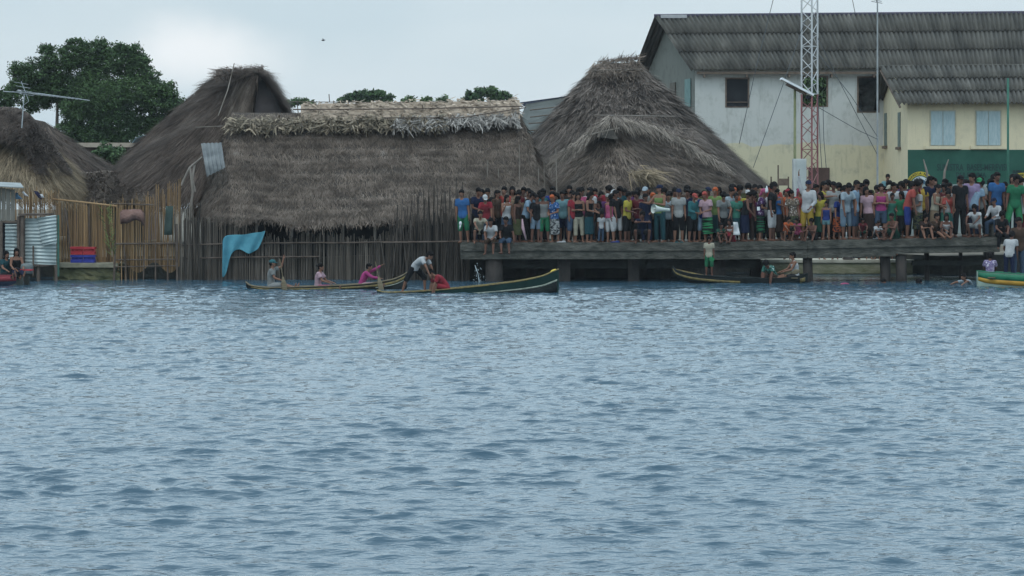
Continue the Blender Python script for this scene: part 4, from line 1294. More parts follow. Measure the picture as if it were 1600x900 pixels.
fc = empty('reed_fence', W(45, 350, 87), 'brown reed fence behind and above the tin shack under the hanging laundry', 'fence')
mb = MB(); stick_wall(mb, [(W(20, 0, 87).x, 87), (W(92, 0, 87).x, 87)], .6, W(0, 300, 87).z, gap=.035, r=(.012, .022), lean=.02, rtop=.1)
mb.build('reeds', M_reed, fc)
# big dark canes between reed fence and the long hut
fd = empty('cane_palisade', W(290, 438, 84.1), 'dark leaning canes at the corner where reed fence meets the long hut', 'fence')
mb = MB(); stick_wall(mb, [(W(276, 0, 84).x, 84.0), (W(312, 0, 84).x, 84.1)], -.5, W(0, 335, 84).z, gap=.035, r=(.012, .025), lean=.07, rtop=.3)
mb.build('canes', M_cane, fd)
# green frond leaning on the fence, hanging sacks, dark net
mb = MB()
P0 = W(172, 410, 84.0)
for k in range(3):
    c0 = W(176 + k * 2, 405, 83.9); c1 = W(160 + k * 7, 330 - k * 3, 83.8)
    n = 16; t = np.linspace(.1, 1, n)
    P = np.array(c0) * (1 - t[:, None]) + np.array(c1) * t[:, None]
    D = np.tile(np.array([.5 if k % 2 else -.5, -.1, .5]), (n, 1)); D /= np.linalg.norm(D, axis=1)[:, None]
    V, Fs = blades(P, D, np.tile(np.array([0, -1., .1]), (n, 1)), rng.uniform(.12, .35, n), rng.uniform(.02, .035, n), .03, .25); mb.add(V, Fs)
tag(mb.build('palm_frond', mat('green_frond', (.09, .12, .035), (.16, .18, .06), 3, .7, island=(.5, 1.4))), 'fresh green palm frond propped against the tan reed fence', 'palm frond')
mb = MB()
rows = []
for j in range(7):
    rows.append([tuple(W(188 + 4.6 * i, 328 + (2 + 2.6 * j) * (1 if j else 0) + 3 * math.sin(i * .9) * (j > 0) + (4 if i in (0, 8) else 0), 83.75 - .12 * math.sin(math.pi * j / 6) * (1 + .3 * math.sin(i * 2)))) for i in range(9)])
Grid(rows).sheet(mb); o = mb.build('hanging_sack', mat('dusty_pink_sack', (.12, .065, .055), (.2, .12, .10), 3, .95, bump=1.0, bscale=9), None, True)
md = o.modifiers.new('t', 'SOLIDIFY'); md.thickness = .03
tag(o, 'faded pinkish cloth bundle slung over the reed fence', 'cloth')
mb = MB(); Grid([[tuple(W(259 + 4 * i - j * .5, 322 + 9 * j, 83.85 - .03 * math.sin(i * 2 + j))) for i in range(4)] for j in range(6)]).sheet(mb)
o = mb.build('dark_net', mat('dark_green_net', (.03, .05, .045), (.05, .075, .065), 4, .9), None, True); md = o.modifiers.new('t', 'SOLIDIFY'); md.thickness = .02
tag(o, 'narrow dark green net hanging at the right of the reed fence', 'net')
# crates
M_cr, M_cbq = mat('red_plastic', (.30, .02, .03), (.4, .035, .045), 5, .5), mat('blue_plastic', (.02, .03, .22), (.03, .045, .3), 5, .5)
def crate(px, py0, py1, m, lab, grp):
    a, b = W(px - 9.2, py1, 84.6), W(px + 9.2, py0, 84.6)
    root = empty('bottle_crate', ((a.x + b.x) / 2, 84.8, a.z), lab, 'crate', grp)
    h = b.z - a.z; w_ = b.x - a.x
    for nm, bx in (('base', ((a.x, 84.6, a.z + .002), (b.x, 84.95, a.z + h * .42))), ('rim', ((a.x - .01, 84.59, b.z - h * .28), (b.x + .01, 84.96, b.z - .002)))):
        mb = MB(); mb.box2(*bx); mb.build(nm, m, root)
    mb = MB()
    for k in range(4): x = a.x + w_ * (k + .0) / 3; mb.box2((x - .015 + (.015 if k == 0 else 0), 84.605, a.z + h * .42), (x + .015, 84.63, b.z - h * .28))
    mb.box2((a.x + .02, 84.66, a.z + h * .42), (b.x - .02, 84.93, b.z - h * .28))
    mb.build('slats', m, root)
crate(119.4, 398.5, 410.5, M_cbq, 'blue bottle crate, bottom left of the four on the seawall', 'bottle crates on the seawall')
crate(138.4, 398.5, 410.5, M_cbq, 'blue bottle crate, bottom right of the four on the seawall', 'bottle crates on the seawall')
crate(119.4, 385.5, 398, M_cr, 'red bottle crate, top left of the four on the seawall', 'bottle crates on the seawall')
crate(138.4, 386, 398, M_cr, 'red bottle crate, top right of the four on the seawall', 'bottle crates on the seawall')
# tin shack on stilts
M_tin = mat('bright_tin', (.30, .36, .36), (.48, .54, .53), 2, .5, metallic=.25, spec=.5, c3=(.3, .25, .2))
sh = empty('tin_shack', W(45, 440, 83.6), 'small stilted shack clad in bright corrugated tin with dark posts', 'shack')
mb = MB(); corr(W(39, 341, 83.5), W(39, 412, 83.5), W(88, 341, 83.6), W(88, 414, 83.6), 13, .018, 1).sheet(mb); o = mb.build('tin_wall', M_tin, sh, True); o.modifiers.new('t', 'SOLIDIFY').thickness = .004
mb = MB(); corr(W(58, 340, 83.4), W(66, 384, 83.4), W(88, 336, 83.42), W(89, 379, 83.42), 8, .018, 1).sheet(mb); o = mb.build('tin_patch', M_tin, sh, True); o.modifiers.new('t', 'SOLIDIFY').thickness = .004
mb = MB(); corr(W(8, 350, 83.8), W(8, 410, 83.8), W(33, 350, 83.8), W(33, 412, 83.8), 11, .018, 1).sheet(mb); o = mb.build('tin_wall', M_tin, sh, True); o.modifiers.new('t', 'SOLIDIFY').thickness = .004
for px, t, r in ((35, 335, .07), (29, 338, .05), (91, 336, .035), (2, 345, .05), (52, 384, .03), (88, 414, .06), (60, 414, .06), (38, 414, .06)):
    mb = MB(); bt = 442 if t > 400 or px in (35,) else 418
    mb.tube([W(px, bt + 14, 83.45), W(px, t, 83.45)], r, 6); mb.build('post', mat('green_corner_post', (.03, .1, .08), (.05, .13, .1), 3, .7) if px == 91 else M_pole, sh)
mb = MB(); mb.box2(tuple(W(28, 337, 83.3)), tuple(W(84, 333, 85))); mb.build('roof_edge', M_pole, sh)
mb = MB(); mb.box2(tuple(W(-30, 348, 83.5)), tuple(W(32, 345, 83.6))); mb.build('beam', M_pole, sh)
mb = MB(); mb.box2(tuple(W(-40, 416, 83.3)), tuple(W(90, 413, 85.5))); mb.build('floor', M_pole, sh)
mb = MB(); mb.box2(tuple(W(-60, 412, 85.4)), tuple(W(88, 344, 85.5))); mb.build('back_wall', M_void, sh)
M_plank = mat('grey_plank', (.12, .115, .1), (.2, .19, .165), 2, .9, stretch=(3, 1, .5))
for k in range(5):
    mb = MB(); a, b = W(-12 + 7.2 * k, 345, 83.9), W(-5.5 + 7.2 * k, 292 + k, 83.95); mb.box2(tuple(a), tuple(b)); mb.build('plank', M_plank, sh)
mb = MB(); a = W(-40, 292, 83.7); b = W(35, 287, 85.2); mb.poly([W(-40, 290, 83.6), W(37, 294, 83.6), W(32, 287, 85.4), W(-40, 284, 85.4)], (0, 0, .03)); mb.build('roof', mat('white_sheet_roof', (.2, .22, .22), (.3, .32, .32), 2, .6), sh)
# laundry
def rag(name, cells, m, lab):
    mb = MB(); Grid([[tuple(W(px + random.uniform(-.5, .5), py, 84.6 - .04 * ((i + j) % 2))) for i, (px, py) in enumerate(r)] for j, r in enumerate(cells)]).sheet(mb)
    o = mb.build(name, m, None, True); o.modifiers.new('t', 'SOLIDIFY').thickness = .015; tag(o, lab, 'laundry', 'laundry by the shack')
M_rw = mat('white_rag', (.55, .56, .58), (.65, .66, .68), 5, .9)
rag('laundry', [[(24, 301), (28, 301)], [(24, 306), (30, 306)], [(24, 311), (35, 311)]], mat('blue_rag', (.06, .16, .32), (.2, .35, .45), 9, .9), 'light blue cloth drying leftmost above the tin shack')
rag('laundry', [[(34, 300), (37, 299)], [(36, 303), (42, 304)], [(38, 306), (45, 307)]], M_rw, 'crumpled white cloth drying second from left above the tin shack')
rag('laundry', [[(53, 298), (59, 299)], [(55, 303), (63, 303)], [(60, 309), (66, 312)]], mat('navy_rag', (.015, .018, .05), (.03, .03, .07), 5, .9), 'dark navy cloth drying above the right end of the tin shack')
rag('laundry', [[(61, 304), (66, 303)], [(62, 308), (69, 309)]], M_rw, 'small white cloth beside the dark navy one above the tin shack')
# tv aerial on a pole
an = empty('tv_aerial', W(40, 290, 91), 'large metal television aerial on a mast in front of the big tree', 'aerial')
M_al = mat('dull_aluminium', (.3, .33, .35), (.42, .45, .46), 4, .5, metallic=.3)
mb = MB(); mb.tube([W(34, 200, 90), W(38, 146, 90)], .02, 5); mb.build('mast', M_al, an)
mb = MB(); mb.tube([W(5, 143, 90), W(60, 146, 90.2), W(140, 157, 90.4)], .016, 5); mb.build('boom', M_al, an)
mb = MB()
for k in range(15):
    px = 40 + 6.4 * k; py = 145 + (px - 40) * .115; l = .75 - .035 * k
    c = W(px, py, 90.2); mb.tube([c + Vector((-.18, -l, .04)), c + Vector((.18, l, -.04))], .008, 4)
for k in range(4):
    c = W(33 + 3 * k, 130 + 6 * k, 90.1); mb.tube([c + Vector((-.14, -.6, .02)), c + Vector((.14, .6, -.02))], .008, 4)
mb.build('elements', M_al, an)
mb = MB(); mb.tube([W(33, 127, 90), W(45, 158, 90), W(30, 170, 90)], .012, 4); mb.build('reflector', M_al, an)
# ------------------------------------------------------------------ people
# local frame of a figure: faces -Y, its own right hand is at -X; s is the height scale (1.60 m tall figure)
def V3(side, fwd, up, sg=1): return Vector((side * sg, -fwd, up))

def cap(mb, a, b, ra, rb, n=9):
    """tapered limb with round ends"""
    a, b = Vector(a), Vector(b)
    d = (b - a).normalized()
    pts, rr = [], []
    for k in range(3):
        t = math.pi / 2 * (1 - k / 2.5); pts.append(a - d * ra * math.sin(t)); rr.append(max(.003, ra * math.cos(t)))
    pts += [a, b]; rr += [ra, rb]
    for k in (2, 1, 0):
        t = math.pi / 2 * (1 - k / 2.5); pts.append(b + d * rb * math.sin(t)); rr.append(max(.003, rb * math.cos(t)))
    mb.tube(pts, rr, n)

class Pose:
    """spine: list of bend angles (forward, degrees) of pelvis, waist, chest; yaw of the head, etc.
    arms / legs: for each side ((upper dir), (lower dir)) in (out, forward, up)"""
    def __init__(s, lean=(0, 3, 5), side=0, head=(8, 0), la=None, ra=None, ll=None, rl=None, fem=False, sit=False, grip=False):
        down = ((.12, .02, -1), (.05, .16, -1))
        std = ((.06, .02, -1), (.02, -.04, -1))
        s.arms = {1: la or down, -1: ra or down}
        s.legs = {1: ll or std, -1: rl or std}
        s.fem, s.sit = fem, sit
        s.pel = Vector((0, 0, 0))
        def up(deg): return Vector((math.sin(R(side)), -math.sin(R(deg)), math.cos(R(deg))))
        s.w = s.pel + up(lean[0]) * .15
        s.c = s.w + up(lean[1]) * .17
        s.n = s.c + up(lean[2]) * .18
        t = up(lean[2])
        s.up = t
        s.sdir = Vector((1, 0, 0))
        hu = up(lean[2] * .5 + head[0] * .5)
        s.hb = s.n + hu * .055
        s.H = s.n + hu * .165                                     # centre of the head
        s.hrot = Matrix.Rotation(R(head[1]), 3, 'Z') @ Matrix.Rotation(R(head[0]), 3, 'X')
        s.sh = {k: s.n + s.sdir * (.158 if not fem else .145) * k - t * .045 for k in (1, -1)}
        s.hip = {k: s.pel + Vector((.085 * k, 0, -.03)) for k in (1, -1)}
        s.el, s.wr, s.kn, s.an, s.hd = {}, {}, {}, {}, {}
        for k in (1, -1):
            u, f = s.arms[k]
            u, f = V3(*u, sg=1), V3(*f, sg=1); u.x *= k; f.x *= k
            s.el[k] = s.sh[k] + u.normalized() * .27
            s.wr[k] = s.el[k] + f.normalized() * .235
            s.hd[k] = f.normalized()
            u, f = s.legs[k]
            u, f = V3(*u), V3(*f); u.x *= k; f.x *= k
            s.kn[k] = s.hip[k] + u.normalized() * .385
            s.an[k] = s.kn[k] + f.normalized() * .37
            s.hd[k + 10] = f.normalized()
        s.low = min(s.an[1].z, s.an[-1].z) - .06
        s.off = Vector((0, 0, -s.low)) if not sit else Vector((0, 0, .10))

def torso_rings(p, grow, lo, hi, n=16, top=0):
    """ellipse rings along the spine; grow widens them for clothing"""
    st = [(-.10, .135, .095), (-.03, .158, .112), (.05, .150, .105), (.14, .122 if p.fem else .132, .088), (.24, .135, .098), (.33, .155 if not p.fem else .142, .108), (.42, .155, .095), (.47, .105, .07), (.50, .058, .055)]
    def spine(t):
        if t < 0: return p.pel + Vector((0, 0, t)), Vector((0, 0, 1))
        for a, b, ta, tb in ((p.pel, p.w, 0, .15), (p.w, p.c, .15, .32), (p.c, p.n, .32, .50)):
            if t <= tb + 1e-6:
                return a.lerp(b, (t - ta) / (tb - ta)), (b - a).normalized()
        return p.n, p.up
    rings = []
    for t, wx, wy in st:
        if t < lo - 1e-6 or t > hi + 1e-6: continue
        c, d = spine(t)
        f = p.sdir.cross(d).normalized()
        rings.append([c + p.sdir * (wx + grow) * math.cos(2 * math.pi * i / n) + f * (wy + grow) * math.sin(2 * math.pi * i / n) for i in range(n)])
    return rings

def hand(mb, p, k):
    d = p.hd[k]
    w = p.wr[k]
    s_ = Vector((0, 1, 0)) if abs(d.y) < .8 else Vector((1, 0, 0))
    s_ = (s_ - d * s_.dot(d)).normalized()            # across the palm
    nn = d.cross(s_).normalized()
    if (p.pel - w).dot(nn) < 0: nn = -nn             # palm side
    c = w + d * .045
    q = Matrix((s_, nn, d)).transposed()
    mb.ell(c, (.038, .018, .05), q, 8, 6)
    for i, (o, l) in enumerate(((-.028, .062), (-.009, .07), (.01, .067), (.028, .054))):
        a = w + d * .085 + s_ * o
        b = a + (d + nn * .25).normalized() * l * .55
        e = b + (d + nn * .9).normalized() * l * .5
        cap(mb, a - d * .01, b, .0095, .009, 6); cap(mb, b, e, .009, .0075, 6)
    a = w + d * .035 - s_ * .032
    b = a + (d * .6 - s_ * .7 + nn * .2).normalized() * .04
    cap(mb, a, b, .012, .010, 6); cap(mb, b, b + (d - s_ * .1 + nn * .2).normalized() * .032, .010, .008, 6)

def remesh(mb, name, vox, m=None):
    me = mb.mesh('tmp')
    o = bpy.data.objects.new('tmp', me)
    COL.objects.link(o)
    r = o.modifiers.new('r', 'REMESH'); r.mode = 'VOXEL'; r.voxel_size = vox; r.use_smooth_shade = True
    s = o.modifiers.new('s', 'SMOOTH'); s.factor = .5; s.iterations = 2
    bpy.context.view_layer.update()
    out = bpy.data.meshes.new_from_object(o.evaluated_get(bpy.context.evaluated_depsgraph_get()))
    out.name = name
    bpy.data.objects.remove(o)
    bpy.data.meshes.remove(me)
    out.polygons.foreach_set('use_smooth', np.ones(len(out.polygons), dtype=bool))
    if len(out.materials) == 0: out.materials.append(M_void)
    return out

CACHE = {}
def body_mesh(pn, vox=.0135):
    if ('body', pn) in CACHE: return CACHE['body', pn]
    p = POSES[pn]
    mb = MB()
    mb.loft(torso_rings(p, 0, -.11, .51))
    cap(mb, p.n - p.up * .03, p.hb + (p.H - p.hb) * .3, .052, .046)
    # head: skull, jaw, nose, brow, ears
    q = p.hrot
    mb.ell(p.H + q @ Vector((0, .012, .018)), (.074, .092, .092), q, 14, 10)
    mb.ell(p.H + q @ Vector((0, -.022, -.045)), (.056, .062, .066), q, 12, 8)
    mb.ell(p.H + q @ Vector((0, -.092, -.02)), (.013, .018, .022), q, 8, 6)
    mb.ell(p.H + q @ Vector((0, -.074, .012)), (.05, .014, .012), q, 8, 6)
    mb.ell(p.H + q @ Vector((0, -.078, -.058)), (.024, .012, .012), q, 8, 6)
    for k in (1, -1): mb.ell(p.H + q @ Vector((.076 * k, .008, -.008)), (.011, .02, .03), q, 8, 6)
    for k in (1, -1):
        cap(mb, p.n + p.sdir * .05 * k - p.up * .03, p.sh[k], .05, .054)
        cap(mb, p.sh[k], p.el[k], .05, .037); cap(mb, p.el[k], p.wr[k], .038, .025)
        hand(mb, p, k)
        cap(mb, p.hip[k] + Vector((0, 0, .02)), p.kn[k], .083, .053); cap(mb, p.kn[k], p.kn[k].lerp(p.an[k], .4), .052, .050); cap(mb, p.kn[k].lerp(p.an[k], .4), p.an[k], .050, .032)
        # foot with a heel and toes pointing forward from the shin
        sh = p.hd[k + 10]
        f = Vector((0, -1, 0)) if abs(sh.y) < .75 else Vector((0, -.25 if sh.y < 0 else -.6, .9 if sh.y < 0 else -.3))
        f = (f + Vector((.22 * k, 0, 0)) - sh * f.dot(sh) * .6).normalized()
        a = p.an[k] + sh * .035
        cap(mb, a - f * .03, a + f * .08, .033, .033); cap(mb, a + f * .07, a + f * .165 + sh * .008, .033, .022)
    me = remesh(mb, 'body', vox)
    CACHE['body', pn] = me
    return me

def top_mesh(pn, kind):
    if ('top', pn, kind) in CACHE: return CACHE['top', pn, kind]
    p = POSES[pn]
    mb = MB()
    lo = -.10 if kind != 'tank' else -.03
    hi = .47 if kind != 'tank' else .42
    mb.loft(torso_rings(p, .017, lo, hi))
    if kind == 'bare': pass
    for k in (1, -1):
        if kind == 'tank':
            cap(mb, p.n + p.sdir * .085 * k - p.up * .12, p.n + p.sdir * .09 * k - p.up * .01, .05, .042)
        else:
            cap(mb, p.n + p.sdir * .06 * k - p.up * .04, p.sh[k], .062, .066)
            e = p.sh[k].lerp(p.el[k], .62)
            if kind == 'long':
                mb.tube([p.sh[k], p.el[k]], [.068, .055], 10); cap(mb, p.el[k] - (p.el[k] - p.sh[k]).normalized() * .01, p.el[k], .054, .054); mb.tube([p.el[k], p.el[k].lerp(p.wr[k], .85)], [.054, .042], 10)
            else:
                mb.tube([p.sh[k], e], [.068, .066 if kind == 'tee' else .085], 10)
    me = remesh(mb, 'shirt', .017)
    CACHE['top', pn, kind] = me
    return me

def bottom_mesh(pn, kind):
    if ('bot', pn, kind) in CACHE: return CACHE['bot', pn, kind]
    p = POSES[pn]
    mb = MB()
    mb.loft(torso_rings(p, .010, -.10, .05))
    if kind == 'skirt':
        n = 18
        mid = (p.kn[1] + p.kn[-1]) / 2; an = (p.an[1] + p.an[-1]) / 2
        f = .45
        hemz = mid.lerp(an, f)
        sp = max(.14, abs(p.kn[1].x - p.kn[-1].x) / 2 + .075)
        rings = []
        for t, r1, r2 in ((0, .165, .12), (.3, .178, .135), (.65, .175, .135), (1, .18, .14)):
            c = p.pel.lerp(hemz, t)
            if p.sit or abs(p.kn[1].y) > .2:
                c = p.pel.lerp(mid, t * .95)
                ax = (mid - p.pel).normalized(); f_ = Vector((1, 0, 0)).cross(ax).normalized()
            else: f_ = Vector((0, 1, 0))
            w = max(r1, sp if t > .5 else r1)
            rings.append([c + Vector((1, 0, 0)) * w * math.cos(2 * math.pi * i / n) + f_ * r2 * math.sin(2 * math.pi * i / n) for i in range(n)])
        mb.loft(rings)
    else:
        fr = {'brief': .45, 'shorts': .93, 'long_shorts': 1.0, 'capri': 1.0, 'trousers': 1.0}[kind]
        for k in (1, -1):
            a = p.hip[k] + Vector((0, 0, .02)); b = p.hip[k].lerp(p.kn[k], fr)
            mb.tube([a, b], [.097, .083 if kind != 'trousers' else .068], 12)
            mb.ell(a, (.098, .098, .08))
            if kind in ('long_shorts', 'capri', 'trousers'):
                cap(mb, b, b + (p.an[k] - p.kn[k]) * .01, .075, .075)
                e = p.kn[k].lerp(p.an[k], {'long_shorts': .18, 'capri': .55, 'trousers': .96}[kind])
                mb.tube([p.kn[k], e], [.074, .072 if kind != 'trousers' else .06], 12)
    me = remesh(mb, 'clothing', .018)
    CACHE['bot', pn, kind] = me
    return me

def build_head_parts():
    H = {}
    def fin(mb, name, v=.010): return remesh(mb, name, v)
    mb = MB(); mb.ell((0, .026, .036), (.083, .096, .088), None, 14, 10); mb.ell((0, .055, -.005), (.072, .062, .07), None, 12, 8); mb.ell((0, -.045, .075), (.06, .045, .035)); H['short'] = fin(mb, 'hair')
    mb = MB(); mb.ell((0, .026, .036), (.086, .098, .09), None, 14, 10); mb.ell((0, .065, -.05), (.08, .055, .11), None, 12, 8); mb.ell((0, .085, -.17), (.07, .035, .12)); mb.ell((.068, .02, -.05), (.022, .045, .09)); mb.ell((-.068, .02, -.05), (.022, .045, .09)); H['long'] = fin(mb, 'hair')
    mb = MB(); mb.ell((0, .026, .036), (.084, .097, .088), None, 14, 10); mb.ell((0, .055, -.01), (.074, .06, .07)); mb.ell((0, .125, .03), (.045, .042, .042)); H['bun'] = fin(mb, 'hair')
    mb = MB(); mb.ell((0, .026, .04), (.095, .108, .10), None, 14, 10); mb.ell((0, .06, -.01), (.085, .065, .08)); mb.ell((0, -.03, .085), (.075, .06, .045)); H['bushy'] = fin(mb, 'hair')
    # hair below a cap
    mb = MB(); mb.ell((0, .05, .0), (.079, .066, .07), None, 12, 8); H['nape'] = fin(mb, 'hair')
    mb = MB(); mb.ell((0, .012, .052), (.087, .102, .074), None, 16, 10); mb.loft([[Vector((x * w, -.075 - y, z)) for x, y, w in ((-1, 0, .07), (-1, .045, .06), (-.45, .08, .06), (.45, .08, .06), (1, .045, .06), (1, 0, .07))] for z in (.028, .042)]); H['cap'] = fin(mb, 'cap', .009)
    mb = MB(); mb.ell((0, .022, .035), (.088, .102, .09), None, 14, 10); mb.ell((0, .06, -.03), (.08, .06, .085)); mb.ell((0, .085, -.11), (.055, .028, .09)); mb.ell((0, -.04, .075), (.068, .05, .032)); H['scarf'] = fin(mb, 'headscarf')
    # eyes and mouth lie on the face
    mb = MB()
    mb.ell((0, 0, 0), (.013, .006, .006), None, 8, 6)
    H['eye'] = mb.mesh('eye', True)
    mb = MB(); mb.ell((0, -.0905, -.058), (.021, .005, .005), None, 8, 6); H['mouth'] = mb.mesh('mouth', True)
    for k in ('eye', 'mouth'): H[k].materials.append(M_void)
    return H

dn = lambda f=.1, o=.14: ((o, f, -1), (o * .4, f + .14, -1))
POSES = dict(
    stand=Pose(head=(10, 0)),
    stand2=Pose(lean=(2, 5, 10), head=(16, 14), la=((.2, .1, -1), (-.1, .5, -.8)), ll=((.1, .12, -1), (.02, -.12, -1))),
    lookl=Pose(lean=(0, 4, 8), head=(14, -38), side=3, la=dn(.02), ra=((.15, .15, -1), (-.3, .8, -.2))),
    lookr=Pose(lean=(0, 4, 8), head=(14, 40), side=-3, ra=dn(.02), la=((.12, .0, -1), (.1, .1, -1))),
    crossed=Pose(lean=(0, 4, 8), head=(12, 10), la=((.16, .2, -1), (-.95, .55, .12)), ra=((.16, .22, -1), (-.95, .6, .05))),
    clasp=Pose(lean=(0, 6, 12), head=(22, -8), la=((.14, .15, -1), (-.55, .8, -.25)), ra=((.14, .15, -1), (-.55, .8, -.22))),
    mouth=Pose(lean=(0, 4, 8), head=(8, 20), ra=((.12, .45, -.9), (-.32, .5, .95)), la=dn(.08)),
    bend=Pose(lean=(14, 32, 42), head=(45, 10), la=((.1, .25, -1), (-.2, .4, -.9)), ra=((.15, .3, -1), (-.1, .5, -.8)), ll=((.06, -.02, -1), (.02, -.06, -1))),
    bend2=Pose(lean=(10, 22, 30), head=(34, -22), side=-6, la=((.3, .3, -1), (-.4, .4, -.7)), ra=((.1, .1, -1), (.02, .2, -1))),
    akimbo=Pose(lean=(-2, 2, 6), head=(8, -15), la=((.75, -.15, -.8), (-.85, .25, -.4)), ra=((.75, -.15, -.8), (-.85, .25, -.4))),
    chest=Pose(lean=(0, 4, 6), head=(12, 22), la=((.2, .25, -1), (-.7, .55, .7)), ra=dn(.12)),
    armup=Pose(lean=(0, 2, 2), head=(5, 25), side=4, ra=((.35, .1, 1), (-.02, .15, 1)), la=((.2, .2, -1), (-.3, .6, -.5))),
    point=Pose(lean=(0, 4, 8), head=(8, -20), ra=((.5, .75, -.3), (.2, .9, .1)), la=dn(.05)),
    wide=Pose(lean=(2, 6, 10), head=(14, 5), la=((.2, .05, -1), (.1, .25, -.9)), ra=((.18, .05, -1), (.1, .2, -1)), ll=((.2, .03, -1), (.1, -.05, -1)), rl=((.2, .03, -1), (.1, -.05, -1))),
    phone=Pose(lean=(0, 2, 2), head=(2, 0), la=((.3, .7, -.5), (-.5, .35, .9)), ra=((.3, .7, -.5), (-.5, .35, .9))),
    horn=Pose(lean=(-2, 2, 4), head=(2, -40), ra=((.35, .55, -.75), (.25, .95, .15)), la=((.25, .35, -.9), (-.9, .55, .2))),
    squat=Pose(lean=(18, 30, 34), head=(14, 6), la=((.2, .75, -.45), (-.25, .75, -.55)), ra=((.2, .75, -.45), (-.2, .7, -.65)), ll=((.32, .95, .12), (-.06, -.42, -1)), rl=((.32, .95, .12), (-.06, -.42, -1))),
    squat2=Pose(lean=(22, 34, 40), head=(10, -18), la=((.3, .8, -.2), (-.95, .35, .1)), ra=((.3, .8, -.2), (-.95, .35, .05)), ll=((.4, .9, .15), (-.1, -.42, -1)), rl=((.4, .9, .15), (-.1, -.42, -1))),
    edge=Pose(lean=(8, 20, 26), head=(24, 8), la=((.15, .35, -.9), (-.3, .8, -.4)), ra=((.15, .4, -.9), (-.25, .85, -.35)), ll=((.1, 1, -.05), (-.02, .1, -1)), rl=((.1, 1, -.08), (.1, -.12, -1)), sit=True),
    edge2=Pose(lean=(4, 12, 18), head=(18, -25), la=((.35, .1, -.9), (.15, .35, -.8)), ra=((.12, .4, -.9), (-.3, .85, -.3)), ll=((.2, 1, -.02), (.1, .15, -1)), rl=((.05, 1, -.05), (-.15, .3, -1)), sit=True),
    floor=Pose(lean=(6, 20, 28), head=(12, 10), la=((.15, .65, -.6), (-.35, .85, .15)), ra=((.15, .65, -.6), (-.3, .85, .1)), ll=((.22, .75, .72), (-.05, .5, -.9)), rl=((.22, .75, .72), (-.05, .5, -.9)), sit=True),
    legsout=Pose(lean=(4, 14, 22), head=(10, 18), la=((.15, .5, -.8), (-.2, .9, -.2)), ra=((.3, -.2, -1), (.15, -.1, -1)), ll=((.08, 1, .28), (.02, 1, -.5)), rl=((.12, 1, .35), (.02, 1, -.55)), sit=True),
    canoe=Pose(lean=(0, 8, 14), head=(10, 0), la=((.15, .5, -.8), (-.1, .95, -.25)), ra=((.15, .55, -.8), (-.1, .95, -.3)), ll=((.1, 1, .12), (.02, 1, -.28)), rl=((.1, 1, .16), (.02, 1, -.3)), sit=True),
    canoeup=Pose(lean=(-4, 4, 8), head=(4, 20), la=((.25, .75, .35), (.0, .25, 1)), ra=((.15, .5, -.8), (-.1, .9, -.3)), ll=((.1, 1, .12), (.02, 1, -.28)), rl=((.1, 1, .16), (.02, 1, -.3)), sit=True),
    canoereach=Pose(lean=(14, 26, 34), head=(6, 10), la=((.1, .95, .45), (.0, .9, .55)), ra=((.1, .8, -.5), (-.1, .95, -.12)), ll=((.1, 1, .12), (.02, 1, -.28)), rl=((.1, 1, .16), (.02, 1, -.3)), sit=True),
    poling=Pose(lean=(30, 62, 74), head=(30, 20), la=((.1, .5, -.95), (-.1, .3, -1)), ra=((.2, .6, -.8), (-.1, .4, -.9)), ll=((.1, .75, -.75), (.05, .0, -1)), rl=((.1, -.55, -.8), (.05, -.35, -1))),
    hunch=Pose(lean=(26, 48, 60), head=(50, 10), la=((.15, .5, -.9), (-.1, .2, -1)), ra=((.15, .4, -1), (-.1, .2, -1)), ll=((.14, 1, .3), (.02, .3, -1)), rl=((.14, 1, .3), (.02, .3, -1)), sit=True),
    perch=Pose(lean=(10, 20, 22), head=(20, -30), la=((.2, .3, -1), (-.3, .85, -.2)), ra=((.2, .35, -.9), (-.2, .9, -.2)), ll=((.15, 1, .02), (.05, .05, -1)), rl=((.2, 1, -.12), (.05, -.1, -1)), sit=True),
    swim=Pose(lean=(30, 50, 60), head=(10, 0), la=((.4, .9, .1), (.1, .95, -.3)), ra=((.4, .9, -.1), (.1, .95, -.3)), sit=True),
)
for k in ('mouth_f', 'clasp_f', 'stand_f', 'lookl_f', 'lookr_f', 'bend2_f', 'floor_f', 'crossed_f'):
    src = POSES[k[:-2]]
    q = Pose.__new__(Pose); q.__dict__.update(src.__dict__); q.fem = True
    POSES[k] = q
HEADS = build_head_parts()

MC = {}
def cloth(rgb, pat=None):
    key = (rgb, pat)
    if key in MC: return MC[key]
    r, g, b = rgb
    l_ = .3 * r + .6 * g + .1 * b
    r, g, b = [(l_ + (c - l_) * .9) * .62 for c in (r, g, b)]
    rgb = (r, g, b)
    if pat is None:
        m = mat('fabric', (r * .72, g * .72, b * .72), (r, g, b), 5, .9, bump=.35, bscale=14, spec=.15)
    elif pat == 'mola':
        m = mat('printed_fabric', (.012, .015, .02), rgb, 14, .9, lo=.47, hi=.53, spec=.15, stretch=(.6, .6, 1.6))
    elif pat == 'band':
        m = mat('banded_fabric', (.01, .014, .014), rgb, 9, .9, lo=.48, hi=.54, spec=.15, stretch=(.12, .12, 1.6))
    else:
        m = mat('printed_fabric', (r * .45, g * .5, b * .6), rgb, 20, .9, lo=.44, hi=.56, spec=.15, c3=(.6, .6, .62))
    MC[key] = m
    return m
SKINS = [mat('skin', c, tuple(x * 1.25 for x in c), 6, .7, spec=.15) for c in ((.13, .065, .045), (.165, .085, .058), (.105, .052, .038), (.19, .105, .075))]
M_hair = mat('black_hair', (.006, .0055, .006), (.013, .011, .011), 12, .85, spec=.08)
M_eye = mat('eye_dark', (.012, .01, .01), (.02, .018, .018), 10, .3)
M_lip = mat('lips', (.10, .03, .028), (.13, .04, .038), 10, .5)
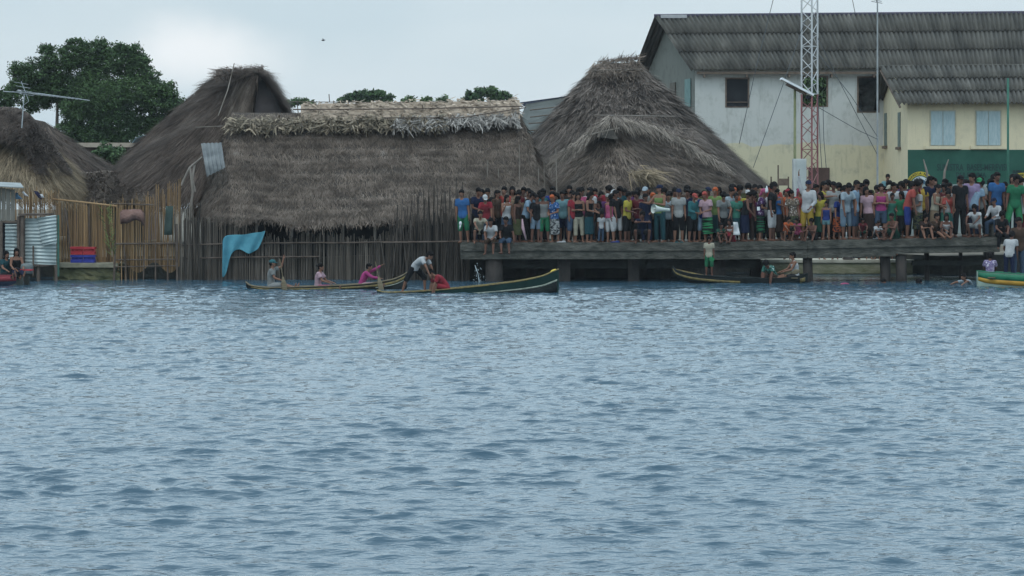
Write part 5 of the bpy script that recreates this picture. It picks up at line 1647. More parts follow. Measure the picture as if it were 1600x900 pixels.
C = dict(
    blue=(.035, .16, .42), sky=(.30, .45, .60), pale=(.45, .55, .62), white=(.62, .63, .64), cream=(.52, .48, .36), grey=(.30, .31, .30), lgrey=(.42, .43, .42), red=(.40, .03, .05), dred=(.16, .02, .03), coral=(.55, .09, .07),
    pink=(.62, .12, .30), ppink=(.62, .40, .46), rose=(.55, .10, .22), magenta=(.55, .06, .26), orange=(.65, .13, .03), yellow=(.60, .50, .04), mustard=(.55, .36, .03), green=(.02, .22, .10), bgreen=(.03, .32, .12), dgreen=(.02, .09, .06), olive=(.11, .12, .05), lime=(.22, .34, .10),
    teal=(.04, .20, .22), dteal=(.02, .09, .11), navy=(.015, .025, .07), black=(.014, .015, .018), char=(.035, .036, .04), denim=(.07, .12, .20), ldenim=(.20, .30, .40), aqua=(.18, .38, .42), brown=(.10, .06, .04), dbrown=(.05, .03, .025), tan=(.28, .20, .13), purple=(.15, .05, .18), lilac=(.4, .3, .5), royal=(.03, .06, .28), seag=(.05, .25, .18))
HP = .80 + .5 + .165 + .11      # rough standing height of a scale-1 figure

def person(px, Y, z, Hm, pose, face, top, bot, head, skin=0, label='', hc=None, group='crowd on the pier', X=None, mirror=False, tilt=0):
    """px: column in the photograph; Y: depth; z: height of what carries the figure; Hm: standing height of that person in metres;
    face: turn in degrees (0 looks at the camera, + turns towards the right of the picture); top and bot: (kind, colour, pattern)"""
    p = POSES[pose]
    s = Hm / 1.62
    x = (px - 800) * Y / F if X is None else X
    root = bpy.data.objects.new('person', None)
    root.empty_display_size = .2
    COL.objects.link(root)
    root.location = (x, Y, z)
    root.rotation_euler = (0, R(tilt), R(face))
    root.scale = (s * (-1 if mirror else 1), s, s)
    tag(root, label, 'person', group)
    def part(name, me, m, loc=(0, 0, 0), rot=None):
        o = bpy.data.objects.new(name, me)
        COL.objects.link(o)
        o.parent = root
        o.location = loc
        if rot is not None: o.rotation_euler = rot.to_euler()
        o.material_slots[0].link = 'OBJECT'
        o.material_slots[0].material = m
        return o
    off = p.off
    part('body', body_mesh(pose), SKINS[skin % len(SKINS)], off)
    if top: part({'tee': 'shirt', 'blouse': 'blouse', 'long': 'shirt', 'tank': 'tank_top'}[top[0]], top_mesh(pose, top[0]), cloth(C[top[1]], top[2] if len(top) > 2 else None), off)
    if bot: part({'skirt': 'skirt', 'trousers': 'trousers'}.get(bot[0], 'shorts'), bottom_mesh(pose, bot[0]), cloth(C[bot[1]], bot[2] if len(bot) > 2 else None), off)
    hl = p.H + off
    if head in ('cap', 'scarf'):
        part('hair', HEADS['nape'], M_hair, hl, p.hrot)
        part({'cap': 'cap', 'scarf': 'headscarf'}[head], HEADS[head], cloth(C[hc or 'red']), hl, p.hrot)
    else:
        part('hair', HEADS[head], M_hair if hc is None else cloth(C[hc]), hl, p.hrot).scale = (1.06, 1.06, 1.08)
    if abs(face) < 100:
        for k in (1, -1): part('eye', HEADS['eye'], M_eye, hl + p.hrot @ Vector((.028 * k, -.083, -.004)), p.hrot)
        part('mouth', HEADS['mouth'], M_lip, hl, p.hrot)
    return root

def on_pier(px, top_py, row, *a, **k):
    """a standing figure whose head tops out at row top_py of the photograph"""
    Y = DY + .32 + .62 * row
    z = deck_z(px)
    Hm = (HOR - top_py) * Y / F + CAMZ - z
    pose = a[0]
    p = POSES[pose]
    h0 = (p.H.z + p.off.z + .115)
    Hm = Hm * 1.62 / h0
    return person(px, Y, z + .002, Hm, *a, **k)

# (column, head-top row, rank, pose, turn, top, bottom, head, skin, label, {extras})
O = 'tee'
CROWD = [
 (725, 296, 0, 'stand', 5, ('tee', 'blue'), ('long_shorts', 'green'), 'short', 1, 'boy in bright blue tee and green long shorts, leftmost on the pier', {}),
 (744, 295, .6, 'clasp', -15, ('tee', 'navy'), ('trousers', 'black'), 'short', 0, 'man in black polo shirt beside the boy in blue tee', {}),
 (763, 301, .2, 'bend2', 30, ('tee', 'red'), ('trousers', 'denim'), 'cap', 1, 'person in red shirt and white cap looking down near the left end', dict(hc='white')),
 (776, 298, 1.2, 'stand', 10, ('tee', 'brown'), ('trousers', 'black'), 'short', 0, 'person in dark brown shirt behind the one in white cap and red shirt', {}),
 (791, 303, .4, 'mouth_f', 10, ('tank', 'white'), ('shorts', 'denim'), 'long', 1, 'woman in white tank top with hand raised to her mouth', {}),
 (803, 297, 1.3, 'stand', -10, ('tee', 'tan'), ('trousers', 'black'), 'short', 1, 'man in tan shirt behind the woman in white tank top', {}),
 (807, 304, .3, 'lookr_f', 20, ('tank', 'dbrown'), ('skirt', 'olive'), 'long', 2, 'long haired woman in dark brown dress beside the white tank top', {}),
 (813, 293, 1.6, 'lookl', 0, ('tee', 'dred'), ('trousers', 'black'), 'short', 2, 'tall person in dark maroon looking over the pale blue shirt man', {}),
 (822, 299, .5, 'bend2', 25, ('tee', 'sky'), ('trousers', 'black'), 'short', 0, 'man in pale blue shirt and dark trousers leaning left', {}),
 (834, 296, 1.3, 'stand2', 0, ('tee', 'char'), ('trousers', 'black'), 'short', 2, 'dark haired head just right of the pale blue shirt man', {}),
 (837, 305, .1, 'stand_f', -20, ('tee', 'black'), ('shorts', 'ldenim'), 'bun', 2, 'girl in black tee and light denim shorts', {}),
 (846, 297, 1.1, 'lookr', 0, ('tee', 'teal'), ('trousers', 'black'), 'bushy', 0, 'person in teal top behind the black tee girl', {}),
 (853, 298, .2, 'lookr', 25, ('tank', 'grey'), ('long_shorts', 'green'), 'bushy', 2, 'person in grey sleeveless top and bright green shorts', {}),
 (861, 296, 1.2, 'stand', 0, ('tee', 'navy'), ('trousers', 'black'), 'bushy', 2, 'bushy haired person behind the orange headscarf woman', {}),
 (869, 304, .2, 'clasp_f', -12, ('blouse', 'blue', 'print'), ('skirt', 'lgrey', 'mola'), 'scarf', 1, 'woman in orange headscarf and blue patterned blouse on the left half', dict(hc='orange')),
 (884, 301, 1.0, 'stand', 15, ('tee', 'aqua'), ('shorts', 'navy'), 'short', 0, 'person in turquoise shirt right of the orange headscarf woman', {}),
 (893, 301, .4, 'stand', 8, ('tee', 'red'), ('long_shorts', 'denim'), 'short', 1, 'boy in red tee and denim shorts beside the cream capri woman', {}),
 (899, 296, 1.4, 'stand2', 0, ('tee', 'dgreen'), ('trousers', 'black'), 'short', 0, 'dark head above the red tee boy with denim shorts', {}),
 (907, 298, .2, 'crossed_f', 18, ('tank', 'black'), ('capri', 'cream'), 'long', 1, 'woman in black tank top and cream capri trousers', {}),
 (914, 294, 1.2, 'lookl', 0, ('tee', 'rose'), ('trousers', 'black'), 'bushy', 0, 'person in rose shirt behind the cream capri woman', {}),
 (921, 302, .3, 'clasp_f', 12, ('tank', 'black'), ('skirt', 'dteal'), 'long', 1, 'woman in black top and dark teal skirt', {}),
 (925, 294, 1.4, 'stand', 0, ('tee', 'white'), ('trousers', 'denim'), 'short', 3, 'tall man in white shirt behind the teal skirt woman', {}),
 (936, 311, .8, 'stand_f', 15, ('tee', 'char'), ('skirt', 'brown'), 'long', 2, 'girl in dark grey tee behind the small white shirted child', {}),
 (939, 329, .1, 'stand', 0, ('tee', 'white'), ('trousers', 'denim'), 'short', 2, 'small child in white shirt and jeans standing at the pier edge', {}),
 (931, 302, 1.5, 'lookr', 0, ('tee', 'coral'), ('trousers', 'black'), 'scarf', 0, 'red headscarf in the back row above the small white shirted child', dict(hc='red')),
 (946, 302, 1.2, 'stand', 0, ('tee', 'purple'), ('trousers', 'black'), 'cap', 0, 'grey capped head behind the crimson top and white shorts girl', dict(hc='lgrey')),
 (953, 306, .2, 'lookl_f', 150, ('tank', 'rose'), ('long_shorts', 'white'), 'bun', 1, 'girl in rose top and white shorts seen from behind', {}),
 (960, 296, 1.2, 'stand', 0, ('tee', 'pale'), ('trousers', 'black'), 'cap', 1, 'white capped head between the rose top girl and black tee man', dict(hc='white')),
 (966, 296, .4, 'lookr', 40, ('tee', 'black'), ('long_shorts', 'white'), 'short', 2, 'man in black tee and white shorts beside the yellow tee', {}),
 (980, 297, .3, 'lookl', 15, ('tee', 'yellow'), ('long_shorts', 'black'), 'bushy', 2, 'boy in bright yellow tee and dark shorts', {}),
 (989, 297, 1.2, 'stand', 0, ('tee', 'lilac'), ('trousers', 'black'), 'short', 3, 'face in pale lilac shirt behind the bright yellow tee', {}),
 (998, 297, .6, 'crossed', 10, ('tee', 'dred'), ('trousers', 'black'), 'bushy', 2, 'man in dark red shirt right of the bright yellow tee', {}),
 (1004, 294, 1.3, 'stand', 0, ('tee', 'grey'), ('trousers', 'black'), 'cap', 1, 'pale capped head behind the dark red shirt man', dict(hc='pale')),
 (1010, 300, .5, 'lookl', -20, ('tee', 'navy'), ('trousers', 'navy'), 'short', 2, 'man in navy shirt left of the megaphone man', {}),
 (1017, 298, 1.1, 'stand', 0, ('tee', 'tan'), ('trousers', 'black'), 'scarf', 0, 'orange headscarf in back row just left of the megaphone man', dict(hc='orange')),
 (1031, 289, .2, 'horn', -38, ('tank', 'lime'), ('trousers', 'dteal'), 'cap', 1, 'man in navy cap and green tank top holding the megaphone', dict(hc='navy')),
 (1042, 294, 1.3, 'stand2', 0, ('tee', 'char'), ('trousers', 'black'), 'bushy', 0, 'dark haired head just right of the megaphone man', {}),
 (1047, 301, .7, 'chest', 10, ('tee', 'pale'), ('trousers', 'black'), 'short', 1, 'person in whitish shirt behind the megaphone horn', {}),
 (1061, 294, .2, 'stand', 8, ('tee', 'lgrey'), ('long_shorts', 'black'), 'cap', 1, 'boy in pale grey tee, dark shorts and navy cap with teal sandals', dict(hc='navy')),
 (1053, 294, 1.4, 'lookr', 0, ('tee', 'olive'), ('trousers', 'black'), 'bushy', 0, 'bushy head behind the left shoulder of the pale grey tee boy', {}),
 (1072, 296, 1.3, 'stand', 0, ('tee', 'navy'), ('trousers', 'black'), 'short', 2, 'dark head between the pale grey tee boy and the small red cap', {}),
 (1081, 302, .3, 'clasp', -8, ('long', 'teal'), ('long_shorts', 'black'), 'cap', 0, 'child in red cap and long teal shirt', dict(hc='coral')),
 (1088, 296, 1.4, 'lookl', 0, ('tee', 'cream'), ('trousers', 'black'), 'short', 1, 'head in cream shirt behind the red cap child', {}),
 (1096, 300, .5, 'stand', -5, ('tee', 'royal'), ('long_shorts', 'sky'), 'bushy', 1, 'boy in royal blue shirt and light blue shorts', {}),
 (1102, 293, 1.4, 'stand', 0, ('tee', 'lime'), ('trousers', 'black'), 'cap', 1, 'olive capped head above the royal blue shirt boy', dict(hc='olive')),
 (1107, 297, .2, 'clasp_f', 0, ('blouse', 'ppink'), ('skirt', 'bgreen', 'band'), 'scarf', 1, 'woman in pink blouse, red headscarf and banded green skirt', dict(hc='coral')),
 (1117, 292, .9, 'stand_f', -10, ('blouse', 'lime'), ('skirt', 'dteal'), 'scarf', 1, 'woman in orange headscarf and light green blouse near the middle', dict(hc='orange')),
 (1112, 289, 1.7, 'lookr', 0, ('tee', 'char'), ('trousers', 'black'), 'cap', 0, 'navy capped head in the last row above the pink blouse woman', dict(hc='navy')),
 (1132, 300, .2, 'bend2', -25, ('tee', 'grey'), ('trousers', 'black'), 'bushy', 1, 'boy in grey tee leaning over behind the seated child', {}),
 (1136, 288, 1.2, 'lookl', 0, ('tee', 'char'), ('trousers', 'black'), 'short', 0, 'tall man with short hair behind the leaning grey tee boy', {}),
 (1143, 296, .7, 'clasp', 20, ('tee', 'pale'), ('trousers', 'denim'), 'short', 1, 'person in pale blue grey shirt right of the leaning boy', {}),
 (1146, 295, 1.5, 'stand', 0, ('tee', 'orange'), ('trousers', 'black'), 'scarf', 1, 'orange headscarf in back row above the teal dress woman', dict(hc='orange')),
 (1153, 304, .4, 'stand_f', -20, ('blouse', 'seag'), ('skirt', 'dteal'), 'bun', 2, 'woman in sea green dress beside the white capped person', {}),
 (1163, 300, .2, 'bend2', 12, ('tank', 'black'), ('skirt', 'navy'), 'bushy', 2, 'person in black sleeveless top and navy skirt leaning left', {}),
 (1167, 295, 1.3, 'stand', 0, ('tee', 'yellow'), ('trousers', 'black'), 'cap', 1, 'white cap and yellow collar in the back row near the middle', dict(hc='white')),
 (1172, 303, .6, 'lookr', 0, ('tee', 'dred'), ('trousers', 'dbrown'), 'short', 2, 'person in dark red tee beside the purple blouse woman', {}),
 (1179, 303, 1.0, 'stand', 0, ('tee', 'purple'), ('skirt', 'black'), 'short', 1, 'person in purple tee left of the rose headscarf woman', {}),
 (1187, 293, .4, 'clasp_f', 25, ('blouse', 'purple', 'print'), ('skirt', 'green', 'band'), 'scarf', 1, 'woman in rose headscarf and purple patterned blouse holding a white card', dict(hc='rose')),
 (1196, 292, 1.5, 'lookr', 0, ('tee', 'white'), ('trousers', 'black'), 'cap', 1, 'white capped head left of the tall black tee man', dict(hc='white')),
 (1206, 286, .3, 'lookl', 35, ('tee', 'black'), ('long_shorts', 'white'), 'short', 2, 'tall man in black tee and white shorts right of the purple blouse', {}),
 (1218, 292, .4, 'lookl_f', 15, ('tank', 'blue'), ('skirt', 'dbrown'), 'bun', 1, 'woman in bright blue sleeveless top', {}),
 (1212, 290, 1.5, 'stand', 0, ('tee', 'coral'), ('trousers', 'black'), 'scarf', 0, 'red headscarf between the tall black tee man and blue top woman', dict(hc='coral')),
 (1229, 293, .9, 'stand_f', 0, ('blouse', 'orange'), ('skirt', 'brown'), 'scarf', 1, 'woman in red headscarf and orange blouse behind the blue top', dict(hc='red')),
 (1240, 296, .2, 'lookr_f', -30, ('blouse', 'tan', 'print'), ('skirt', 'olive', 'mola'), 'bun', 1, 'woman in tan floral blouse and patterned green skirt', {}),
 (1247, 291, 1.1, 'stand_f', 20, ('blouse', 'coral'), ('skirt', 'dred'), 'scarf', 1, 'woman in rose pink headscarf left of the raised arm man', dict(hc='rose')),
 (1261, 282, .3, 'armup', -20, ('long', 'white'), ('long_shorts', 'mustard'), 'cap', 1, 'man in white shirt and mustard yellow shorts raising his arm', dict(hc='navy')),
 (1270, 287, 1.3, 'stand', 0, ('tee', 'char'), ('trousers', 'black'), 'short', 2, 'dark head just right of the raised arm man', {}),
 (1278, 297, .4, 'lookl_f', 20, ('tee', 'yellow'), ('skirt', 'dgreen'), 'long', 1, 'long haired girl in yellow and white top beside the raised arm man', {}),
 (1285, 284, 1.0, 'point', 30, ('tee', 'yellow'), ('trousers', 'navy'), 'short', 1, 'man in yellow shirt behind the long haired girl', {}),
 (1290, 315, .2, 'stand_f', -10, ('tank', 'royal'), ('brief', 'aqua'), 'short', 1, 'small child in blue dress beside the girl in yellow and white', {}),
 (1301, 281, 1.1, 'lookl', 0, ('tee', 'lgrey'), ('trousers', 'black'), 'cap', 2, 'tall man in dark cap behind the blue clothed girl', dict(hc='black')),
 (1294, 283, 1.7, 'stand', 0, ('tee', 'royal'), ('trousers', 'black'), 'short', 0, 'dark head in back row between yellow shirt man and tall dark cap', {}),
 (1306, 305, .3, 'bend2_f', 10, ('blouse', 'royal'), ('skirt', 'orange', 'mola'), 'bushy', 1, 'girl in royal blue top and orange patterned skirt', {}),
 (1313, 290, 1.3, 'stand', 0, ('tee', 'coral'), ('trousers', 'black'), 'bun', 1, 'head in coral top left of the man in white tee and pale shorts', {}),
 (1322, 286, .2, 'bend2', -8, ('tee', 'pale'), ('long_shorts', 'ldenim'), 'short', 0, 'man in white tee and pale denim shorts looking down', {}),
 (1331, 291, 1.2, 'stand', 0, ('tee', 'rose'), ('trousers', 'black'), 'short', 1, 'head in rose shirt between two men in pale shirts', {}),
 (1337, 283, .4, 'lookr', 30, ('tee', 'sky'), ('long_shorts', 'denim'), 'short', 0, 'man in light blue shirt and denim shorts', {}),
 (1345, 285, .9, 'stand', 10, ('tee', 'brown'), ('long_shorts', 'char'), 'short', 2, 'person in brown tee right of the light blue shirt man', {}),
 (1357, 293, .3, 'lookr_f', 20, ('tee', 'ppink'), ('skirt', 'dbrown'), 'long', 1, 'long haired woman in pale pink tee and brown skirt', {}),
 (1365, 296, 1.3, 'stand', 0, ('tee', 'dred'), ('trousers', 'black'), 'short', 2, 'dark head between the pale pink and hot pink tops', {}),
 (1374, 288, .2, 'crossed_f', 5, ('tank', 'magenta'), ('shorts', 'denim'), 'bun', 1, 'woman in hot pink tank top with folded arms', {}),
 (1387, 286, 1.1, 'stand', -10, ('tee', 'cream'), ('trousers', 'black'), 'cap', 1, 'cream capped head right of the hot pink tank top woman', dict(hc='cream')),
 (1396, 284, .9, 'lookr', 0, ('tee', 'white'), ('trousers', 'black'), 'short', 0, 'man in white tee behind the green sleeveless top', {}),
 (1391, 298, .4, 'stand', 20, ('tank', 'seag'), ('long_shorts', 'green'), 'short', 2, 'boy in sea green sleeveless top and green shorts', {}),
 (1406, 296, .5, 'lookl_f', 20, ('tee', 'green'), ('skirt', 'black'), 'long', 2, 'long haired girl in green top left of the red tee boy', {}),
 (1410, 283, 1.3, 'stand', 0, ('tee', 'pale'), ('trousers', 'black'), 'bushy', 2, 'bushy head in back row above the long haired green top girl', {}),
 (1417, 284, .2, 'bend2', 35, ('tee', 'coral'), ('long_shorts', 'royal'), 'bushy', 0, 'boy in red tee and royal blue shorts leaning left', {}),
 (1425, 281, 1.4, 'lookr', 0, ('tee', 'char'), ('trousers', 'black'), 'bushy', 2, 'bushy dark head behind the boy in red tee and royal blue shorts', {}),
 (1434, 290, .3, 'clasp_f', -15, ('blouse', 'lgrey'), ('skirt', 'olive', 'mola'), 'scarf', 1, 'woman in bright red headscarf and pale grey blouse', dict(hc='red')),
 (1441, 278, 1.0, 'stand', 0, ('tee', 'mustard'), ('trousers', 'black'), 'short', 1, 'man in mustard yellow shirt behind the bright red headscarf', {}),
 (1458, 290, .3, 'clasp_f', 15, ('tank', 'cream'), ('skirt', 'tan'), 'bun', 1, 'woman in cream sleeveless dress', {}),
 (1460, 277, 1.1, 'lookr', 0, ('tee', 'navy'), ('trousers', 'black'), 'short', 0, 'man in navy shirt above the cream dress woman', {}),
 (1450, 291, 1.2, 'stand', 0, ('tee', 'brown'), ('trousers', 'black'), 'bun', 2, 'dark head between the bright red headscarf and cream dress', {}),
 (1477, 293, .4, 'lookl_f', 10, ('tank', 'lgrey'), ('skirt', 'seag'), 'long', 1, 'dark haired woman in light grey top left of the red shirted one', {}),
 (1475, 286, 1.4, 'stand', 0, ('tee', 'dred'), ('trousers', 'black'), 'bushy', 0, 'head in back row above the light grey top woman', {}),
 (1488, 296, .6, 'bend2_f', 20, ('blouse', 'coral'), ('skirt', 'teal'), 'bun', 1, 'woman in coral red blouse left of the man in black', {}),
 (1500, 273, .3, 'stand', 0, ('tee', 'black'), ('trousers', 'black'), 'cap', 2, 'tall man all in black with dark cap', dict(hc='black')),
 (1514, 273, .8, 'lookr', 10, ('tee', 'lilac'), ('long_shorts', 'dred'), 'short', 1, 'man in pale shirt and dark red shorts right of the man in black', {}),
 (1524, 279, .6, 'bend2', 160, ('tee', 'sky'), ('trousers', 'navy'), 'bushy', 0, 'man in light blue shirt seen from behind', {}),
 (1534, 277, .9, 'chest', 0, ('tee', 'grey'), ('trousers', 'black'), 'cap', 2, 'man in bright green cap and grey shirt', dict(hc='bgreen')),
 (1555, 270, .9, 'stand', 0, ('tee', 'blue'), ('trousers', 'black'), 'short', 2, 'man in strong blue tee behind the perched white shirt man', {}),
 (1545, 281, 1.5, 'lookl', 0, ('tee', 'dgreen'), ('trousers', 'black'), 'bushy', 2, 'dark head between bright green cap and strong blue tee', {}),
 (1584, 273, .5, 'wide', 25, ('tee', 'green'), ('long_shorts', 'bgreen'), 'bushy', 2, 'man in green tee and green shorts at the right end', {}),
 (1571, 290, 1.4, 'stand', 0, ('tee', 'char'), ('trousers', 'black'), 'short', 0, 'dark head between strong blue tee and green tee men', {}),
 (1604, 292, .6, 'stand', 30, ('tee', 'white'), ('trousers', 'dred'), 'short', 1, 'person in white shirt cut by the right edge of the picture', {}),
]
RJ = random.Random(4)
for c in CROWD:
    px, tp, row, pose, face, top, bot, head, skin, lab, kw = c
    if pose not in ('horn', 'armup'):
        face += RJ.choice([-1, 1]) * RJ.uniform(5, 50); px += RJ.uniform(-2, 2); tp += RJ.uniform(-2.5, 4); kw = dict(kw, tilt=RJ.uniform(-4, 4)); row += RJ.uniform(0, .25)
    if row > .8 and RJ.random() < .25: top = (top[0], RJ.choice(['black', 'char', 'dbrown', 'navy', 'dred', 'dteal'])) if 'shirt' not in lab and 'top' not in lab and 'tee' not in lab else top
    on_pier(px, tp, row, pose, face, top, bot, head, skin, label=lab, mirror=(int(px) % 3 == 0 and pose not in ('horn', 'armup')), **kw)

# the rearmost rows: heads that fill the gaps between those in front
def short(lab):
    w = lab.split()
    for i, x in enumerate(w):
        if i >= 4 and x in ('with', 'and', 'beside', 'behind', 'on', 'right', 'left', 'leaning', 'looking', 'seen', 'holding', 'at', 'cut', 'raising', 'near', 'standing', ','): w = w[:i]; break
    return ' '.join(w[:9]).rstrip(',')
frontrow = [c for c in CROWD if c[2] <= .5]
RB = random.Random(21)
USED = set()
for i, px in enumerate(np.linspace(752, 1592, 72)):
    px = float(px) + RB.uniform(-3, 3)
    fr = frontrow[int(np.argmin([abs(c[0] - px) for c in frontrow]))]
    base = 297 if px < 1080 else 297 - (px - 1080) * .036
    side = 'left' if px < fr[0] else 'right'
    for _try in range(40):
        tc_, hh = RB.choice(['black', 'navy', 'brown', 'char', 'dred', 'dteal', 'olive', 'royal', 'dbrown', 'dgreen', 'purple', 'coral', 'tan', 'white', 'red', 'white', 'red', 'cream']), RB.choice(['short', 'bushy', 'bun', 'long'])
        cn = {'char': 'dark grey', 'dred': 'dark red', 'dteal': 'dark teal', 'royal': 'deep blue', 'dbrown': 'dark brown', 'dgreen': 'dark green', 'coral': 'red'}.get(tc_, tc_)
        lab_ = '%s head in %s behind the %s' % ({'short': 'short haired', 'bushy': 'bushy haired', 'bun': 'tied haired', 'long': 'long haired'}[hh], cn, short(fr[9]))
        if lab_ not in USED: break
    USED.add(lab_)
    on_pier(px, base + RB.uniform(-7, 6), RB.uniform(1.7, 3.0) if px > 850 else 1.7, RB.choice(['stand', 'lookl', 'lookr', 'stand2', 'clasp']), RB.uniform(-25, 25), ('tee', tc_),
            ('trousers', RB.choice(['black', 'navy', 'brown'])), hh, RB.randrange(4), label=lab_, mirror=RB.random() < .5)

# people who squat or sit on the pier
def low(px, Y, pose, face, top, bot, head, skin, lab, Hm=1.55, dz=0.0, **kw):
    return person(px, Y, deck_z(px) + .002 + dz, Hm, pose, face, top, bot, head, skin, label=lab, group='people seated or squatting at the pier edge', **kw)
low(748, 82.85, 'squat', 12, ('tee', 'cream'), ('shorts', 'black'), 'short', 1, 'boy in cream tee squatting at the left end of the pier', 1.52)
low(768, 82.62, 'edge', -8, ('tee', 'white'), ('long_shorts', 'brown'), 'short', 0, 'boy in white tee sitting with legs hanging over the pier edge', 1.55)
low(792, 82.62, 'edge2', -15, ('tee', 'black'), ('long_shorts', 'denim'), 'short', 2, 'boy in black printed tee and blue shorts sitting on the pier edge', 1.58)
low(1003, 82.85, 'squat2', 0, ('tee', 'navy'), ('shorts', 'char'), 'bushy', 2, 'person squatting with folded arms below the dark red shirt man', 1.55)
low(1124, 82.8, 'floor', 20, ('tee', 'dgreen'), ('shorts', 'brown'), 'short', 2, 'child with raised knees sitting on the pier below the leaning grey tee', 1.2)
low(1144, 82.9, 'floor_f', -35, ('tank', 'white'), ('skirt', 'red'), 'long', 2, 'long haired girl in white top and red skirt sitting on the pier', 1.45)
low(1228, 82.9, 'squat', 20, ('tee', 'orange'), ('shorts', 'dbrown'), 'bushy', 1, 'child in orange squatting below the bright blue top woman', 1.15)
low(1247, 82.95, 'squat2', -20, ('tee', 'rose'), ('shorts', 'rose'), 'bun', 2, 'small child in rose squatting below the green patterned skirt', 1.1)
low(1271, 82.9, 'floor', -30, None, ('shorts', 'char'), 'bushy', 2, 'shirtless child squatting right of the mustard shorts man', 1.35)
low(1369, 82.8, 'floor', 25, ('tee', 'white'), ('shorts', 'black'), 'short', 2, 'child in white shirt sitting low before the pink tank top woman', 1.15)
low(1399, 82.8, 'floor', -45, None, ('shorts', 'dgreen'), 'short', 2, 'shirtless youth sitting with arms stretched over his knees', 1.6)
low(1347, 82.95, 'squat', 0, ('tee', 'dred'), ('shorts', 'dgreen'), 'short', 2, 'small child in dark red squatting below the brown tee', 1.0)
low(1443, 82.8, 'floor_f', 15, ('tee', 'dbrown'), ('shorts', 'black'), 'bushy', 1, 'girl in dark brown sitting below the bright red headscarf', 1.5)
low(1459, 82.85, 'legsout', 35, ('tee', 'brown'), ('shorts', 'black'), 'short', 1, 'youth with outstretched legs sitting below the cream dress woman', 1.5)
low(1479, 82.85, 'floor_f', -10, ('tank', 'white'), ('shorts', 'char'), 'long', 2, 'dark haired girl in white tank top sitting left of the man in black', 1.5)
low(1527, 82.85, 'squat', -30, ('tee', 'white'), ('shorts', 'lgrey'), 'bushy', 2, 'youth in white squatting right of the man in black', 1.55)
low(1557, 83.2, 'perch', -35, ('long', 'white'), ('trousers', 'denim'), 'cap', 1, 'man in white shirt and jeans perched on a block with arms on knees', 1.62, dz=.42, hc='navy')
low(1568, 82.9, 'floor', -10, ('tee', 'teal'), ('shorts', 'dred'), 'short', 2, 'boy in teal shirt sitting below the perched white shirt man', 1.35)
low(1563, 82.62, 'edge', 5, ('tee', 'black'), ('trousers', 'black'), 'bushy', 2, 'person in black sitting on the pier edge above the green boat', 1.6)
low(1383, 86.0, 'perch', 20, ('tee', 'aqua'), ('shorts', 'denim'), 'bun', 1, 'girl in pale turquoise tee sitting high above the crowd', 1.45, dz=1.35)
mb = MB(); a, b = W(1371, 0, 86.3), W(1391, 0, 86.3); mb.box2((a.x, 86.0, .9), (b.x, 86.6, deck_z(1383) + 1.34))
tag(mb.build('stone_block', M_conc), 'tall concrete block behind the crowd on which the turquoise tee girl sits', 'block')
mb = MB(); a, b = W(1548, 0, 83.3), W(1566, 0, 83.3); mb.box2((a.x, 83.15, deck_z(1557) - .002), (b.x, 83.6, deck_z(1557) + .43))
tag(mb.build('stone_block', M_conc), 'low concrete block under the perched white shirt man', 'block')

# those on the low quay behind: only their legs show under the deck
for px, col, bt, lab in ((1284, 'tan', 'brown', 'bare legged person in brown shorts, leftmost behind the pier piles'), (1305, 'red', 'dred', 'bare legged person in dark red shorts behind the pier piles'), (1321, 'white', 'white', 'person with white trousers on the low quay behind the piles'),
                     (1338, 'teal', 'denim', 'person in blue denim on the low quay behind the piles'), (1358, 'red', 'red', 'person in bright red shorts on the low quay behind the piles'), (1371, 'grey', 'coral', 'person in coral shorts next to the thick pile'), (1398, 'grey', 'tan', 'person in tan shorts seen between the two thick piles'), (1230, 'grey', 'tan', 'person in tan shorts on the quay left of the canoe stern')):
    person(px, 90.5, .506, 1.2, 'stand', random.uniform(-30, 30), ('tee', col), ('trousers' if bt in ('white', 'denim') else 'shorts', bt), 'short', random.randrange(4), label=lab, group='people on the low quay')

# megaphone, card, bags, bottle: held or lying things
M_horn = mat('white_horn', (.38, .43, .40), (.5, .54, .5), 3, .45)
Ym = 82.25
mg = empty('megaphone', W(1034, 325, Ym), 'large white megaphone held by the man in navy cap', 'megaphone')
a, b = W(1021, 326, Ym - .15), W(1043, 328, Ym + .12)
mb = MB(); ax = (b - a); n_ = 20
prof_ = [(0, .15), (.04, .14), (.2, .105), (.45, .075), (.7, .06), (.95, .055), (1, .035)]
mb.tube([a + ax * t for t, r in prof_], [r for t, r in prof_], n_, cap=False); mb.build('horn', M_horn, mg, True)
mb = MB(); mb.tube([a + ax * .02, a + ax * .4], [.03, .045], 12); mb.build('horn_core', M_horn, mg, True)
mb = MB(); mb.tube([a + ax * .6 + Vector((0, 0, -.04)), a + ax * .62 + Vector((0, 0, -.16))], .018, 8); mb.build('grip', M_blk, mg, True)
mb = MB(); mb.tube([a + ax * t for t in (.95, 1.12)], [.055, .055], 14); mb.build('speaker_body', M_horn, mg, True)
mb = MB(); mb.box(W(1185, 326, 82.55), (.09, .01, .12)); tag(mb.build('card', M_wht), 'small white card held by the woman in purple patterned blouse', 'card')
mb = MB(); mb.ell(W(719.5, 349, 82.6), (.05, .04, .07), None, 8, 6); mb.tube([W(719.5, 352, 82.6), W(718, 358, 82.6)], [.03, .012], 6); tag(mb.build('plastic_bag', M_wht, None, True), 'small white plastic bag hanging from the hand of the blue tee boy', 'bag')
mb = MB(); mb.tube([W(816, 342, 82.5), W(817, 356, 82.45), W(822, 375, 82.4)], [.02, .05, .015], 8); tag(mb.build('folded_umbrella', cloth(C['ppink']), None, True), 'closed pink umbrella pointing down beside the pale blue shirt man', 'umbrella')
mb = MB()
for k, (w_, zz) in enumerate(((.05, .0), (.07, .1), (.06, .22), (.03, .3))): pass
